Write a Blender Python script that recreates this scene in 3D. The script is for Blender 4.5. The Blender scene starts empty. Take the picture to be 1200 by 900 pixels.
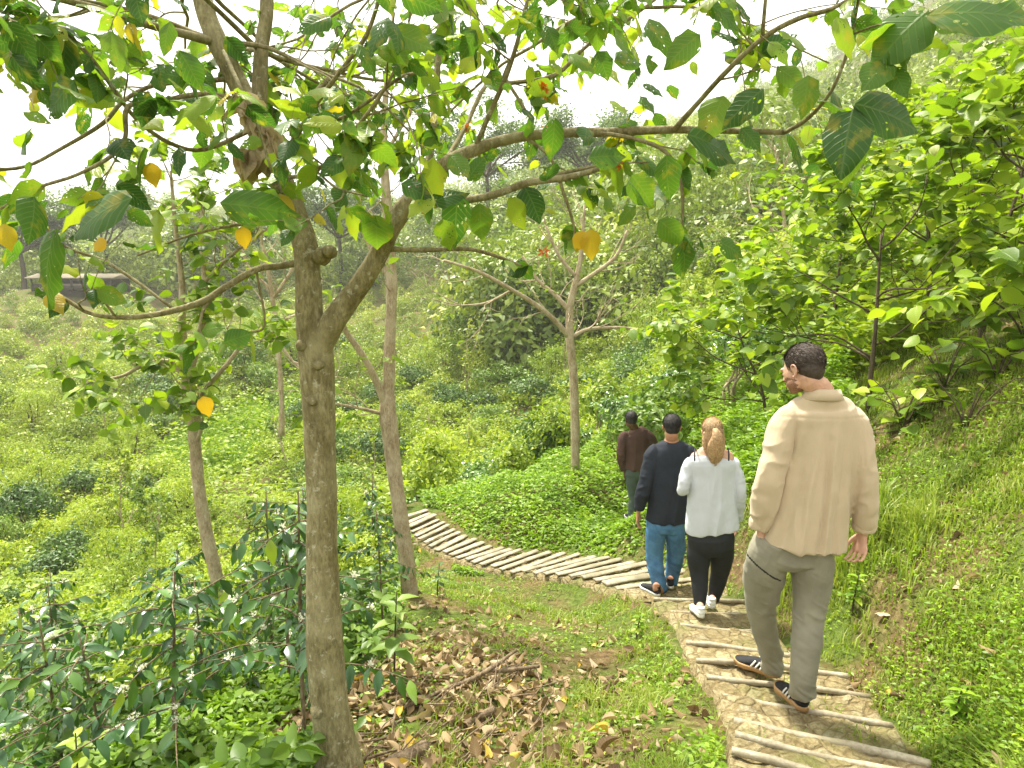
HAZE = True
import bpy, math
import numpy as np
from mathutils import Vector, Matrix, noise as mnoise

# ------------------------------------------------------------------ basics
F = 800.0
TH = math.radians(8.5)
CAMZ = 1.65
C = bpy.context.scene.collection
PI = math.pi


def W(px, py, Y):
    """point seen at photo pixel (px,py) that is Y metres in front of the camera"""
    dx = (px - 600.0) / F
    dy = (450.0 - py) / F
    d = np.array([dx, math.cos(TH) + dy * math.sin(TH), -math.sin(TH) + dy * math.cos(TH)])
    t = Y / d[1]
    return np.array([0.0, 0.0, CAMZ]) + t * d


def RNG(seed):
    return np.random.default_rng(seed)


def nrm(v):
    v = np.asarray(v, float)
    n = np.linalg.norm(v, axis=-1, keepdims=True)
    return v / np.maximum(n, 1e-9)


def _hash(ix, iy, iz, seed):
    h = (ix * 374761393 + iy * 668265263 + iz * 2147483647 + seed * 144665) & 0xFFFFFFFF
    h = ((h ^ (h >> 13)) * 1274126177) & 0xFFFFFFFF
    h = (h ^ (h >> 16)) & 0xFFFFFFFF
    return h / 4294967295.0


def vnoise(p, seed=0):
    p = np.asarray(p, float)
    i = np.floor(p).astype(np.int64)
    f = p - i
    f = f * f * (3 - 2 * f)
    out = 0
    for dx in (0, 1):
        wx = f[:, 0] if dx else 1 - f[:, 0]
        for dy in (0, 1):
            wy = f[:, 1] if dy else 1 - f[:, 1]
            for dz in (0, 1):
                wz = f[:, 2] if dz else 1 - f[:, 2]
                out = out + wx * wy * wz * _hash(i[:, 0] + dx, i[:, 1] + dy, i[:, 2] + dz, seed)
    return out


def fbm(p, seed=0, octv=3):
    p = np.asarray(p, float)
    s, a, t = 0, 0.5, 0
    for k in range(octv):
        s = s + a * vnoise(p * (2 ** k) + 11.3 * k, seed + k)
        t += a
        a *= 0.5
    return s / t


def fb2(x, y, sc, seed=0, octv=3):
    x = np.atleast_1d(x).astype(float)
    y = np.atleast_1d(y).astype(float)
    return fbm(np.stack([x * sc, y * sc, np.zeros_like(x) + 0.37], 1), seed, octv)


# ------------------------------------------------------------------ mesh building
def mesh_np(name, V, faces, mats, attrs=None, uv=None, smooth=False, matidx=None):
    """faces: list of int arrays (n,k). attrs: dict name -> per vertex float. uv: per vertex (n,2)"""
    me = bpy.data.meshes.new(name)
    V = np.asarray(V, np.float32)
    faces = [np.asarray(f, np.int32) for f in faces if len(f)]
    loops = np.concatenate([f.ravel() for f in faces])
    sizes = np.concatenate([np.full(len(f), f.shape[1], np.int32) for f in faces])
    starts = np.concatenate([[0], np.cumsum(sizes)[:-1]]).astype(np.int32)
    me.vertices.add(len(V))
    me.vertices.foreach_set('co', V.ravel())
    me.loops.add(len(loops))
    me.loops.foreach_set('vertex_index', loops)
    me.polygons.add(len(sizes))
    me.polygons.foreach_set('loop_start', starts)
    me.polygons.foreach_set('loop_total', sizes)
    if smooth:
        me.polygons.foreach_set('use_smooth', np.ones(len(sizes), bool))
    if matidx is not None:
        me.polygons.foreach_set('material_index', np.asarray(matidx, np.int32))
    for k, a in (attrs or {}).items():
        at = me.attributes.new(k, 'FLOAT', 'POINT')
        at.data.foreach_set('value', np.asarray(a, np.float32))
    if uv is not None:
        u = me.uv_layers.new(name='UVMap')
        u.data.foreach_set('uv', np.asarray(uv, np.float32)[loops].ravel())
    me.update(calc_edges=True)
    for m in (mats if isinstance(mats, (list, tuple)) else [mats]):
        me.materials.append(m)
    return me


class MB:
    """collects pieces for one mesh"""
    def __init__(s):
        s.V, s.F, s.A, s.U, s.M, s.n = [], {}, [], [], {}, 0

    def add(s, V, faces, rnd=0.5, uv=None, mi=0):
        V = np.asarray(V, float)
        for f in faces:
            f = np.asarray(f, int)
            if len(f) == 0:
                continue
            s.F.setdefault(f.shape[1], []).append(f + s.n)
            s.M.setdefault(f.shape[1], []).append(np.full(len(f), mi))
        s.V.append(V)
        s.A.append(np.broadcast_to(np.asarray(rnd, float), (len(V),)))
        s.U.append(np.zeros((len(V), 2)) if uv is None else np.asarray(uv, float))
        s.n += len(V)

    def mesh(s, name, mats, smooth=False):
        ks = sorted(s.F)
        return mesh_np(name, np.concatenate(s.V), [np.concatenate(s.F[k]) for k in ks], mats,
                       {'rnd': np.concatenate(s.A)}, np.concatenate(s.U), smooth,
                       np.concatenate([np.concatenate(s.M[k]) for k in ks]))

    def obj(s, name, mats, parent=None, smooth=False, loc=(0, 0, 0)):
        return link(name, s.mesh(name, mats, smooth), parent, loc)


def link(name, me, parent=None, loc=(0, 0, 0)):
    o = bpy.data.objects.new(name, me)
    o.location = loc
    C.objects.link(o)
    if parent is not None:
        o.parent = parent
    return o


def thing(name, label, cat, loc=(0, 0, 0), rotz=0, group=None):
    o = bpy.data.objects.new(name, None)
    o.empty_display_size = 0.2
    o.location = loc
    o.rotation_euler = (0, 0, rotz)
    C.objects.link(o)
    return tag(o, label, cat, group)


def tag(o, label, cat, group=None, kind=None):
    o['label'] = label
    o['category'] = cat
    if group:
        o['group'] = group
    if kind:
        o['kind'] = kind
    return o


def structure(o):
    o['kind'] = 'structure'
    return o


def dup(root, loc, rotz, scale=1.0, label=None, tilt=(0, 0)):
    r = root.copy()
    C.objects.link(r)
    r.location = loc
    r.rotation_euler = (tilt[0], tilt[1], rotz)
    r.scale = (scale,) * 3 if np.isscalar(scale) else scale
    if label:
        r['label'] = label
    for ch in list(root.children):
        c = ch.copy()
        C.objects.link(c)
        c.parent = r
        for g in list(ch.children):
            d = g.copy()
            C.objects.link(d)
            d.parent = c
    return r


# ------------------------------------------------------------------ tubes
def catmull(P, R, sub=5):
    P = np.asarray(P, float)
    R = np.asarray(R, float)
    if len(P) < 2:
        return P, R
    Q = np.vstack([2 * P[0] - P[1], P, 2 * P[-1] - P[-2]])
    out, rr = [], []
    for i in range(1, len(Q) - 2):
        for k in range(sub):
            t = k / sub
            a, b, c, d = Q[i - 1], Q[i], Q[i + 1], Q[i + 2]
            out.append(0.5 * ((2 * b) + (-a + c) * t + (2 * a - 5 * b + 4 * c - d) * t * t + (-a + 3 * b - 3 * c + d) * t ** 3))
            rr.append(R[i - 1] * (1 - t) + R[i] * t)
    out.append(P[-1])
    rr.append(R[-1])
    return np.array(out), np.array(rr)


def tube(mb, P, R, n=8, sub=4, rnd=0.5, bump=0.0, mi=0, seed=0, cap=True):
    P, R = catmull(P, R, sub) if sub > 1 else (np.asarray(P, float), np.asarray(R, float))
    m = len(P)
    T = nrm(np.gradient(P, axis=0))
    up = np.array([0, 0, 1.0]) if abs(T[0][2]) < 0.9 else np.array([1.0, 0, 0])
    X = nrm(np.cross(up, T[0]))
    V = []
    ang = np.arange(n) * 2 * PI / n
    acc = np.concatenate([[0], np.cumsum(np.linalg.norm(np.diff(P, axis=0), axis=1))])
    uv = []
    for i in range(m):
        X = nrm(X - T[i] * np.dot(X, T[i]))
        Y = np.cross(T[i], X)
        ring = P[i] + R[i] * (np.cos(ang)[:, None] * X + np.sin(ang)[:, None] * Y)
        V.append(ring)
        uv.append(np.stack([ang / (2 * PI), np.full(n, acc[i])], 1))
    V = np.concatenate(V)
    uv = np.concatenate(uv)
    if bump > 0:
        cen = np.repeat(P, n, axis=0)
        rr = np.repeat(R, n)
        k = fbm(V * (0.55 / max(R[0], 1e-3)), seed + 5, 3) - 0.5 + 0.5 * (fbm(V * (2.2 / max(R[0], 1e-3)), seed + 9, 2) - 0.5)
        V = cen + (V - cen) * (1 + bump * 2 * k)[:, None]
    i = np.arange(m - 1)[:, None] * n
    j = np.arange(n)[None, :]
    jn = (j + 1) % n
    Fq = np.stack([i + j, i + jn, i + n + jn, i + n + j], -1).reshape(-1, 4)
    fs = [Fq]
    if cap:
        V = np.vstack([V, P[0], P[-1]])
        uv = np.vstack([uv, [0, 0], [0, 0]])
        c0, c1 = m * n, m * n + 1
        jj = np.arange(n)
        jk = (jj + 1) % n
        fs.append(np.stack([np.full(n, c0), jk, jj], 1))
        fs.append(np.stack([np.full(n, c1), (m - 1) * n + jj, (m - 1) * n + jk], 1))
    mb.add(V, fs, rnd, uv, mi)
    return P, R


# ------------------------------------------------------------------ leaves
# template: verts in (x=width, y=length 0..1, z=normal)
def tmpl_quad(w=0.5, fold=0.12):
    V = np.array([[0, 0, 0], [w / 2, .45, fold], [0, 1, -.08], [-w / 2, .45, fold]], float)
    return V, [np.array([[0, 1, 2, 3]])]


def tmpl_leaf(w=0.5, fold=0.10, droop=0.25, prof=((.12, .45), (.35, 1.0), (.62, .85), (.85, .38))):
    V = [[0, 0, 0]]
    F4, F3 = [], []
    for (y, k) in prof:
        z = -droop * y * y
        V += [[-w / 2 * k, y, z + fold * k], [0, y, z], [w / 2 * k, y, z + fold * k]]
    V.append([0, 1.0, -droop * 1.05])
    F3 += [[0, 2, 1], [0, 3, 2]]
    n = len(prof)
    for i in range(n - 1):
        a = 1 + 3 * i
        F4 += [[a, a + 1, a + 4, a + 3], [a + 1, a + 2, a + 5, a + 4]]
    a = 1 + 3 * (n - 1)
    t = 1 + 3 * n
    F3 += [[a, a + 1, t], [a + 1, a + 2, t]]
    return np.array(V, float), [np.array(F4), np.array(F3)]


def tmpl_wavy(w=0.6, droop=0.3, curl=0.15, seed=0, rows=7):
    """larger detailed leaf: 5 verts across, wavy margins, pointed tip"""
    r = RNG(seed)
    V, F4 = [], []
    ys = np.linspace(0, 1, rows + 1)
    for i, y in enumerate(ys):
        k = (math.sin(PI * min(1, y ** 0.72)) ** 0.8 if 0 < y < 1 else 0.02)
        if y > .85:
            k *= 0.75
        for j, u in enumerate((-1, -.5, 0, .5, 1)):
            z = -droop * y * y + 0.10 * abs(u) * k - curl * (abs(u) ** 2) * k * .6
            if abs(u) > .9:
                z += r.normal(0, .035)
            V.append([u * w / 2 * k * (1 + (r.normal(0, .05) if abs(u) > .9 else 0)), y + (r.normal(0, .012) if abs(u) > .9 else 0), z])
    for i in range(rows):
        for j in range(4):
            a = i * 5 + j
            F4.append([a, a + 1, a + 6, a + 5])
    return np.array(V, float), [np.array(F4)]


def leaves(mb, P, D, N, S, tm, rnd=None, rg=None, mi=0, wscale=None):
    """P base points, D growth dir, N approximate normal, S size"""
    V0, Fs = tm
    P = np.asarray(P, float)
    n = len(P)
    if n == 0:
        return
    D = nrm(D)
    X = nrm(np.cross(D, N) + 1e-6)
    Nn = np.cross(X, D)
    S = np.broadcast_to(np.asarray(S, float), (n,))
    vx = V0[:, 0][None, :, None] * X[:, None, :]
    if wscale is not None:
        vx = vx * np.asarray(wscale)[:, None, None]
    V = P[:, None, :] + S[:, None, None] * (vx + V0[:, 1][None, :, None] * D[:, None, :] + V0[:, 2][None, :, None] * Nn[:, None, :])
    k = len(V0)
    off = (np.arange(n) * k)[:, None, None]
    fs = [(f[None] + off).reshape(-1, f.shape[1]) for f in Fs]
    if rnd is None:
        rnd = (rg or RNG(1)).random(n)
    uv = np.tile(np.stack([V0[:, 0] / max(np.abs(V0[:, 0]).max(), 1e-6) * .5 + .5, V0[:, 1]], 1), (n, 1))
    # shift uv per leaf in whole units so holes differ
    uv = uv + np.repeat(np.floor(np.stack([np.asarray(rnd) * 97, np.asarray(rnd) * 53], 1) * 7) * 1.0, k, axis=0)
    mb.add(V.reshape(-1, 3), fs, np.repeat(rnd, k), uv, mi)


def rand_dirs(rg, n):
    return nrm(rg.normal(size=(n, 3)))


# ------------------------------------------------------------------ materials
def newmat(name):
    m = bpy.data.materials.new(name)
    m.use_nodes = True
    nt = m.node_tree
    nt.nodes.clear()
    return m, nt


def N_(nt, t, **kw):
    n = nt.nodes.new(t)
    for k, v in kw.items():
        if k in n.inputs:
            n.inputs[k].default_value = v
        else:
            setattr(n, k, v)
    return n


def ramp(nt, fac, stops, interp='LINEAR'):
    r = nt.nodes.new('ShaderNodeValToRGB')
    cr = r.color_ramp
    cr.interpolation = interp
    while len(cr.elements) < len(stops):
        cr.elements.new(0.5)
    for e, (p, c) in zip(cr.elements, stops):
        e.position = p
        e.color = (c[0], c[1], c[2], 1)
    if fac is not None:
        nt.links.new(fac, r.inputs['Fac'])
    return r.outputs['Color']


def mixc(nt, fac, a, b, mode='MIX'):
    m = nt.nodes.new('ShaderNodeMix')
    m.data_type = 'RGBA'
    m.blend_type = mode
    for s, v in ((0, fac), (6, a), (7, b)):
        if hasattr(v, 'is_linked') or isinstance(v, bpy.types.NodeSocket):
            nt.links.new(v, m.inputs[s])
        elif s == 0:
            m.inputs[0].default_value = v
        else:
            m.inputs[s].default_value = (v[0], v[1], v[2], 1)
    return m.outputs[2]


def noise_(nt, scale, detail=3, coord=None, rough=.55, dist=0):
    n = nt.nodes.new('ShaderNodeTexNoise')
    n.inputs['Scale'].default_value = scale
    n.inputs['Detail'].default_value = detail
    n.inputs['Roughness'].default_value = rough
    n.inputs['Distortion'].default_value = dist
    if coord is None:
        g = nt.nodes.new('ShaderNodeNewGeometry')
        coord = g.outputs['Position']
    nt.links.new(coord, n.inputs['Vector'])
    return n.outputs['Fac']


def objcoord(nt):
    return nt.nodes.new('ShaderNodeTexCoord').outputs['Object']


def out(nt, sh):
    o = nt.nodes.new('ShaderNodeOutputMaterial')
    nt.links.new(sh, o.inputs['Surface'])


def bump(nt, h, strength=.3, dist=.01):
    b = nt.nodes.new('ShaderNodeBump')
    b.inputs['Strength'].default_value = strength
    b.inputs['Distance'].default_value = dist
    nt.links.new(h, b.inputs['Height'])
    return b.outputs['Normal']


def leafmat(name, stops, trans=.35, rough=.45, spec=.4, objvar=.25, holes=False, veins=False, patches=0.0, transcol=1.25):
    m, nt = newmat(name)
    L = nt.links.new
    at = N_(nt, 'ShaderNodeAttribute', attribute_name='rnd')
    oi = nt.nodes.new('ShaderNodeObjectInfo')
    # shift the leaf random by the plant's own random value
    ma = N_(nt, 'ShaderNodeMath', operation='MULTIPLY_ADD')
    L(oi.outputs['Random'], ma.inputs[0])
    ma.inputs[1].default_value = objvar
    ad = N_(nt, 'ShaderNodeMath', operation='MULTIPLY')
    L(at.outputs['Fac'], ad.inputs[0])
    ad.inputs[1].default_value = 1 - objvar
    L(ad.outputs[0], ma.inputs[2])
    col = ramp(nt, ma.outputs[0], stops)
    uvn = nt.nodes.new('ShaderNodeUVMap')
    if veins:
        sp = nt.nodes.new('ShaderNodeSeparateXYZ')
        L(uvn.outputs['UV'], sp.inputs[0])
        fr = N_(nt, 'ShaderNodeMath', operation='FRACT')
        L(sp.outputs['X'], fr.inputs[0])
        ab = N_(nt, 'ShaderNodeMath', operation='SUBTRACT')
        L(fr.outputs[0], ab.inputs[0])
        ab.inputs[1].default_value = .5
        a2 = N_(nt, 'ShaderNodeMath', operation='ABSOLUTE')
        L(ab.outputs[0], a2.inputs[0])
        # herring-bone side veins: y*9 - |x|*5
        m1 = N_(nt, 'ShaderNodeMath', operation='MULTIPLY')
        L(a2.outputs[0], m1.inputs[0])
        m1.inputs[1].default_value = -5
        m2 = N_(nt, 'ShaderNodeMath', operation='MULTIPLY_ADD')
        L(sp.outputs['Y'], m2.inputs[0])
        m2.inputs[1].default_value = 9
        L(m1.outputs[0], m2.inputs[2])
        pp = N_(nt, 'ShaderNodeMath', operation='PINGPONG')
        L(m2.outputs[0], pp.inputs[0])
        pp.inputs[1].default_value = .5
        lt = N_(nt, 'ShaderNodeMapRange')
        L(pp.outputs[0], lt.inputs[0])
        lt.inputs[1].default_value = 0
        lt.inputs[2].default_value = .16
        lt.inputs[3].default_value = 1
        lt.inputs[4].default_value = 0
        mr = N_(nt, 'ShaderNodeMapRange')
        L(a2.outputs[0], mr.inputs[0])
        mr.inputs[1].default_value = 0
        mr.inputs[2].default_value = .035
        mr.inputs[3].default_value = 1
        mr.inputs[4].default_value = 0
        mx = N_(nt, 'ShaderNodeMath', operation='MAXIMUM')
        L(lt.outputs[0], mx.inputs[0])
        L(mr.outputs[0], mx.inputs[1])
        sc = N_(nt, 'ShaderNodeMath', operation='MULTIPLY')
        L(mx.outputs[0], sc.inputs[0])
        sc.inputs[1].default_value = .22
        col = mixc(nt, sc.outputs[0], col, (.30, .38, .12))
        vein = mx.outputs[0]
    if patches > 0:
        nz = noise_(nt, 2.2, 3, uvn.outputs['UV'])
        pf = ramp(nt, nz, [(.56, (0, 0, 0)), (.70, (patches,) * 3)])
        col = mixc(nt, pf, col, (.42, .34, .04))
    p = N_(nt, 'ShaderNodeBsdfPrincipled', Roughness=rough)
    p.inputs['Specular IOR Level'].default_value = spec
    L(col, p.inputs['Base Color'])
    if veins:
        L(bump(nt, vein, .35, .004), p.inputs['Normal'])
    t = nt.nodes.new('ShaderNodeBsdfTranslucent')
    tc = mixc(nt, 1.0, col, (transcol, transcol * 1.05, .55), 'MULTIPLY')
    L(tc, t.inputs['Color'])
    mx = nt.nodes.new('ShaderNodeMixShader')
    mx.inputs[0].default_value = trans
    L(p.outputs[0], mx.inputs[1])
    L(t.outputs[0], mx.inputs[2])
    sh = mx.outputs[0]
    if holes:
        vo = nt.nodes.new('ShaderNodeTexVoronoi')
        vo.inputs['Scale'].default_value = 9
        L(uvn.outputs['UV'], vo.inputs['Vector'])
        nz2 = noise_(nt, 1.7, 2, uvn.outputs['UV'])
        th = N_(nt, 'ShaderNodeMapRange')
        L(nz2, th.inputs[0])
        th.inputs[1].default_value = .46
        th.inputs[2].default_value = .75
        th.inputs[3].default_value = 0
        th.inputs[4].default_value = .42
        lt = N_(nt, 'ShaderNodeMath', operation='LESS_THAN')
        L(vo.outputs['Distance'], lt.inputs[0])
        L(th.outputs[0], lt.inputs[1])
        tr = nt.nodes.new('ShaderNodeBsdfTransparent')
        m3 = nt.nodes.new('ShaderNodeMixShader')
        L(lt.outputs[0], m3.inputs[0])
        L(sh, m3.inputs[1])
        L(tr.outputs[0], m3.inputs[2])
        sh = m3.outputs[0]
    out(nt, sh)
    return m


def barkmat(name, c1, c2, c3, scale=14, b=.6, lichen=None, ring=0):
    m, nt = newmat(name)
    L = nt.links.new
    oc = objcoord(nt)
    mp = nt.nodes.new('ShaderNodeMapping')
    mp.inputs['Scale'].default_value = (1, 1, .35)
    L(oc, mp.inputs['Vector'])
    n1 = noise_(nt, scale, 5, mp.outputs[0], .65)
    n2 = noise_(nt, scale * 4.5, 4, mp.outputs[0], .7)
    n3 = noise_(nt, scale * .3, 2, oc)
    col = ramp(nt, n1, [(.28, c1), (.5, c2), (.72, c3)])
    col = mixc(nt, ramp(nt, n2, [(.42, (0, 0, 0)), (.62, (.55,) * 3)]), col, tuple(x * .45 for x in c1))
    col = mixc(nt, ramp(nt, n3, [(.45, (0, 0, 0)), (.7, (.5,) * 3)]), col, c3)
    if lichen:
        n4 = noise_(nt, scale * 1.3, 5, oc, .7)
        col = mixc(nt, ramp(nt, n4, [(.58, (0, 0, 0)), (.66, (.7,) * 3)]), col, lichen)
    p = N_(nt, 'ShaderNodeBsdfPrincipled', Roughness=.85)
    p.inputs['Specular IOR Level'].default_value = .2
    L(col, p.inputs['Base Color'])
    h = mixc(nt, .5, n1, n2)
    if ring:
        wv = nt.nodes.new('ShaderNodeTexWave')
        wv.bands_direction = 'Z'
        wv.inputs['Scale'].default_value = ring
        wv.inputs['Distortion'].default_value = 5
        wv.inputs['Detail'].default_value = 3
        L(oc, wv.inputs['Vector'])
        h = mixc(nt, .25, h, wv.outputs['Fac'])
    L(bump(nt, h, b, .02), p.inputs['Normal'])
    out(nt, p.outputs[0])
    return m


def simplemat(name, col, rough=.7, spec=.3, var=.2, scale=20, bmp=.2, bdist=.004, sss=0, metallic=0, sheen=0, fine=0):
    m, nt = newmat(name)
    L = nt.links.new
    oc = objcoord(nt)
    n = noise_(nt, scale, 4, oc)
    c = ramp(nt, n, [(.3, tuple(x * (1 - var) for x in col)), (.7, tuple(min(1, x * (1 + var)) for x in col))])
    p = N_(nt, 'ShaderNodeBsdfPrincipled', Roughness=rough)
    p.inputs['Specular IOR Level'].default_value = spec
    if sss:
        p.inputs['Subsurface Weight'].default_value = sss
        p.inputs['Subsurface Radius'].default_value = (.02, .008, .004)
        p.inputs['Subsurface Scale'].default_value = .3
    if sheen:
        p.inputs['Sheen Weight'].default_value = sheen
        p.inputs['Sheen Roughness'].default_value = .5
    h = n
    if fine:
        f = noise_(nt, fine, 2, oc)
        c = mixc(nt, ramp(nt, f, [(.35, (.25,) * 3), (.65, (0, 0, 0))]), c, tuple(x * .7 for x in col))
        h = mixc(nt, .5, n, f)
    L(c, p.inputs['Base Color'])
    L(bump(nt, h, bmp, bdist), p.inputs['Normal'])
    out(nt, p.outputs[0])
    return m
# ------------------------------------------------------------------ terrain
def _pz(px, py, Y):
    return tuple(W(px, py, Y))


CP = [(0, 0, 0), (-1.2, -2, -.1), (2, -2, .35), (-6, -3, -1.5), (6, -3, 1.6), (0, -20, 2), (-25, -20, -4), (25, -20, 6),
      (1.1, 1.4, .04), (.4, 1.2, .02), (-.5, 1.2, 0), (1.7, 1.6, .15), _pz(960, 895, 2.6), _pz(940, 838, 3.25), _pz(870, 765, 4.2), _pz(830, 724, 5.25), _pz(780, 703, 6.3), _pz(712, 684, 7.3), _pz(620, 664, 8.3),
      _pz(545, 645, 9.3), _pz(495, 612, 10.6), _pz(478, 590, 12),
      _pz(395, 912, 2.6), _pz(650, 765, 4.6), _pz(600, 855, 3.4), _pz(500, 805, 3.7), _pz(450, 885, 3.0), _pz(750, 835, 3.4), _pz(700, 740, 5.2),
      _pz(550, 722, 5.6), _pz(780, 890, 2.7), _pz(480, 697, 6.3),
      (-2, 3.3, -1.25), (-4, 3, -2.1), (-8, 3, -3.4), (-3, 6.5, -2.3), (-1.4, 7.5, -1.9), (-1.9, 9.5, -2.6), (-5, 10, -3.9), (-3, 14, -4.4), (0, 14.5, -3.3), (-10, 12, -5.6),
      (-20, 25, -8.6), (-10, 25, -7.6), (-16, 40, -6.4), (0, 30, -6.2), (5, 22, -2.6), (-20, 8, -7), (-14, 33, -7.2), (-18, 34, -7.4), (-8, 40, -6.4), (-26, 40, -7),
      (-60, 90, 0), (-42, 60, -4.5), (-90, 60, -3), (-30, 90, -.5), (0, 60, -3), (0, 90, 3), (0, 120, 9), (-60, 130, 2), (-130, 130, 3),
      (2.0, 2.6, -.2), (2.5, 2.6, .1), (2.3, 4.2, -.35), (3.2, 4.5, .3), (3.8, 6, .7), (2.1, 6, -.65), (1.5, 8, -1.25), (1.75, 10, -1.95), (3.2, 10, -.9), (5.5, 10, .8),
      (1, 11, -1.65), (-.2, 11.5, -2.0), (2.5, 14, -1.6), (-1, 13, -3.0), (7.5, 14, 2.2), (5, 5, 1.5), (8, 8, 3), (8, 3, 2.7), (4, 1, 1.1), (4, -2, 1.1),
      (7, 20, 0), (13, 20, 3.6), (0, 20, -4.6), (13, 35, 2), (5, 35, -4.5), (25, 60, 7), (10, 60, 0), (50, 60, 18), (24, 90, 13), (64, 90, 27),
      (0, 150, 17), (62, 150, 32), (150, 300, 100), (60, 300, 62), (-50, 300, 30), (260, 300, 150), (-200, 300, 24), (400, 100, 150), (-400, 100, 10),
      (0, 600, 80), (400, 600, 200), (-400, 600, 60), (0, -300, 20), (-500, -300, 0), (500, -300, 60)]
CP = np.array(CP, float)


def _warp(x, y):
    r = np.hypot(x, y)
    s = np.where(r > 1e-4, np.log1p(r / 5.0) / np.maximum(r, 1e-4), 0.2)
    return x * s, y * s


def _U(r2):
    return np.where(r2 > 1e-12, r2 * np.log(np.maximum(r2, 1e-12)), 0)


_cu, _cv = _warp(CP[:, 0], CP[:, 1])
TPN = len(CP)
_K = _U((_cu[:, None] - _cu[None]) ** 2 + (_cv[:, None] - _cv[None]) ** 2) + np.eye(TPN) * 2e-4
_Pm = np.stack([np.ones(TPN), _cu, _cv], 1)
_A = np.block([[_K, _Pm], [_Pm.T, np.zeros((3, 3))]])
TPW = np.linalg.solve(_A, np.concatenate([CP[:, 2], [0, 0, 0]]))


def H0(x, y):
    x = np.atleast_1d(np.asarray(x, float))
    y = np.atleast_1d(np.asarray(y, float))
    u, v = _warp(x, y)
    o = np.zeros(len(x))
    for a in range(0, len(x), 60000):
        uu, vv = u[a:a + 60000], v[a:a + 60000]
        r2 = (uu[:, None] - _cu[None]) ** 2 + (vv[:, None] - _cv[None]) ** 2
        o[a:a + 60000] = _U(r2) @ TPW[:TPN] + TPW[TPN] + TPW[TPN + 1] * uu + TPW[TPN + 2] * vv
    return o


# path: edge poles, (left px, right px); the depth comes from the slope itself
def hit(px, py, fn=H0):
    Ys = np.geomspace(1.2, 60, 500)
    P = np.array([W(px, py, y) for y in Ys])
    d = P[:, 2] - fn(P[:, 0], P[:, 1])
    k = np.argmax(d < 0)
    if d[k] >= 0:
        k = len(d) - 1
    k = max(k, 1)
    t = d[k - 1] / (d[k - 1] - d[k] + 1e-9)
    return P[k - 1] * (1 - t) + P[k] * t


KEY = [((862, 850), (1078, 899)), ((851, 820), (1040, 853)), ((832, 795), (1014, 820)), ((818, 776), (985, 793)), ((808, 757), (945, 769)),
       ((800, 736), (900, 744)), ((790, 719), (882, 724)), ((768, 705), (868, 707)), ((735, 694), (845, 689)), ((712, 687), (800, 671)), ((685, 679), (756, 664)),
       ((641, 673), (712, 655)), ((601, 671), (660, 650)), ((565, 663), (610, 647)), ((537, 655), (575, 642)), ((512, 646), (545, 630)), ((492, 634), (525, 618)), ((479, 619), (508, 606)), ((470, 604), (495, 596))]
NSUB = [1, 1, 1, 1, 1, 1, 1, 1, 2, 2, 3, 3, 3, 3, 3, 3, 3, 3]
POLES = []
for i in range(len(KEY) - 1):
    for k in range(NSUB[i]):
        t = k / NSUB[i]
        a = [KEY[i][0][j] * (1 - t) + KEY[i + 1][0][j] * t for j in (0, 1)]
        b = [KEY[i][1][j] * (1 - t) + KEY[i + 1][1][j] * t for j in (0, 1)]
        zm = hit((a[0] + b[0]) / 2, (a[1] + b[1]) / 2)[2]
        pa, pb = W(a[0], a[1], 1.0), W(b[0], b[1], 1.0)
        o = np.array([0, 0, CAMZ])
        POLES.append(tuple(o + (p - o) * (zm - CAMZ) / (p[2] - CAMZ) for p in (pa, pb)))
_a, _b = POLES[0]
_e = nrm(np.array([(_b - _a)[1], -(_b - _a)[0], 0])) * .30
for k in (1, 2, 3):
    POLES.insert(0, (_a + k * _e + np.array([0.02 * k, 0, .12 * k]), _b + k * _e + np.array([.03 * k, 0, .12 * k])))
PATHC = np.array([(a + b) / 2 for a, b in POLES])



def path_dist(x, y, wz=False):
    x = np.atleast_1d(np.asarray(x, float))
    y = np.atleast_1d(np.asarray(y, float))
    best = np.full(len(x), 1e9)
    bz = np.zeros(len(x))
    for i in range(len(PATHC) - 1):
        a, b = PATHC[i, :2], PATHC[i + 1, :2]
        d = b - a
        t = np.clip(((x - a[0]) * d[0] + (y - a[1]) * d[1]) / max(d @ d, 1e-9), 0, 1)
        dd = np.hypot(x - a[0] - t * d[0], y - a[1] - t * d[1])
        bz = np.where(dd < best, PATHC[i, 2] * (1 - t) + PATHC[i + 1, 2] * t, bz)
        best = np.minimum(best, dd)
    return (best, bz) if wz else best


def H(x, y):
    x = np.atleast_1d(np.asarray(x, float))
    y = np.atleast_1d(np.asarray(y, float))
    h = H0(x, y)
    r = np.hypot(x, y)
    pd, pz = path_dist(x, y, True)
    w = np.clip(1 - (pd - .42) / .55, 0, 1)
    w = w * w * (3 - 2 * w)
    h = h * (1 - w) + pz * w
    k = np.clip((pd - .35) / .5, 0, 1)
    h = h + k * (.10 * (fb2(x, y, 1.3, 3) - .5) + .035 * (fb2(x, y, 6, 8) - .5)) * np.clip(r / 3, .3, 1)
    h = h + np.clip((r - 20) / 60, 0, 1) * 7 * (fb2(x, y, .035, 21) - .5) + np.clip((r - 8) / 20, 0, 1) * 1.2 * (fb2(x, y, .16, 5) - .5)
    h = h + np.clip((r - 150) / 150, 0, 1) * 30 * (fb2(x, y, .012, 31) - .5)
    return h - .06 * (1 - k)


def G(x, y):
    return np.array([x, y, float(H(x, y)[0])])


def Hn(x, y, e=.15):
    return nrm(np.stack([-(H0(x + e, y) - H0(x - e, y)) / (2 * e), -(H0(x, y + e) - H0(x, y - e)) / (2 * e), np.ones(len(np.atleast_1d(x)))], 1))


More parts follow.
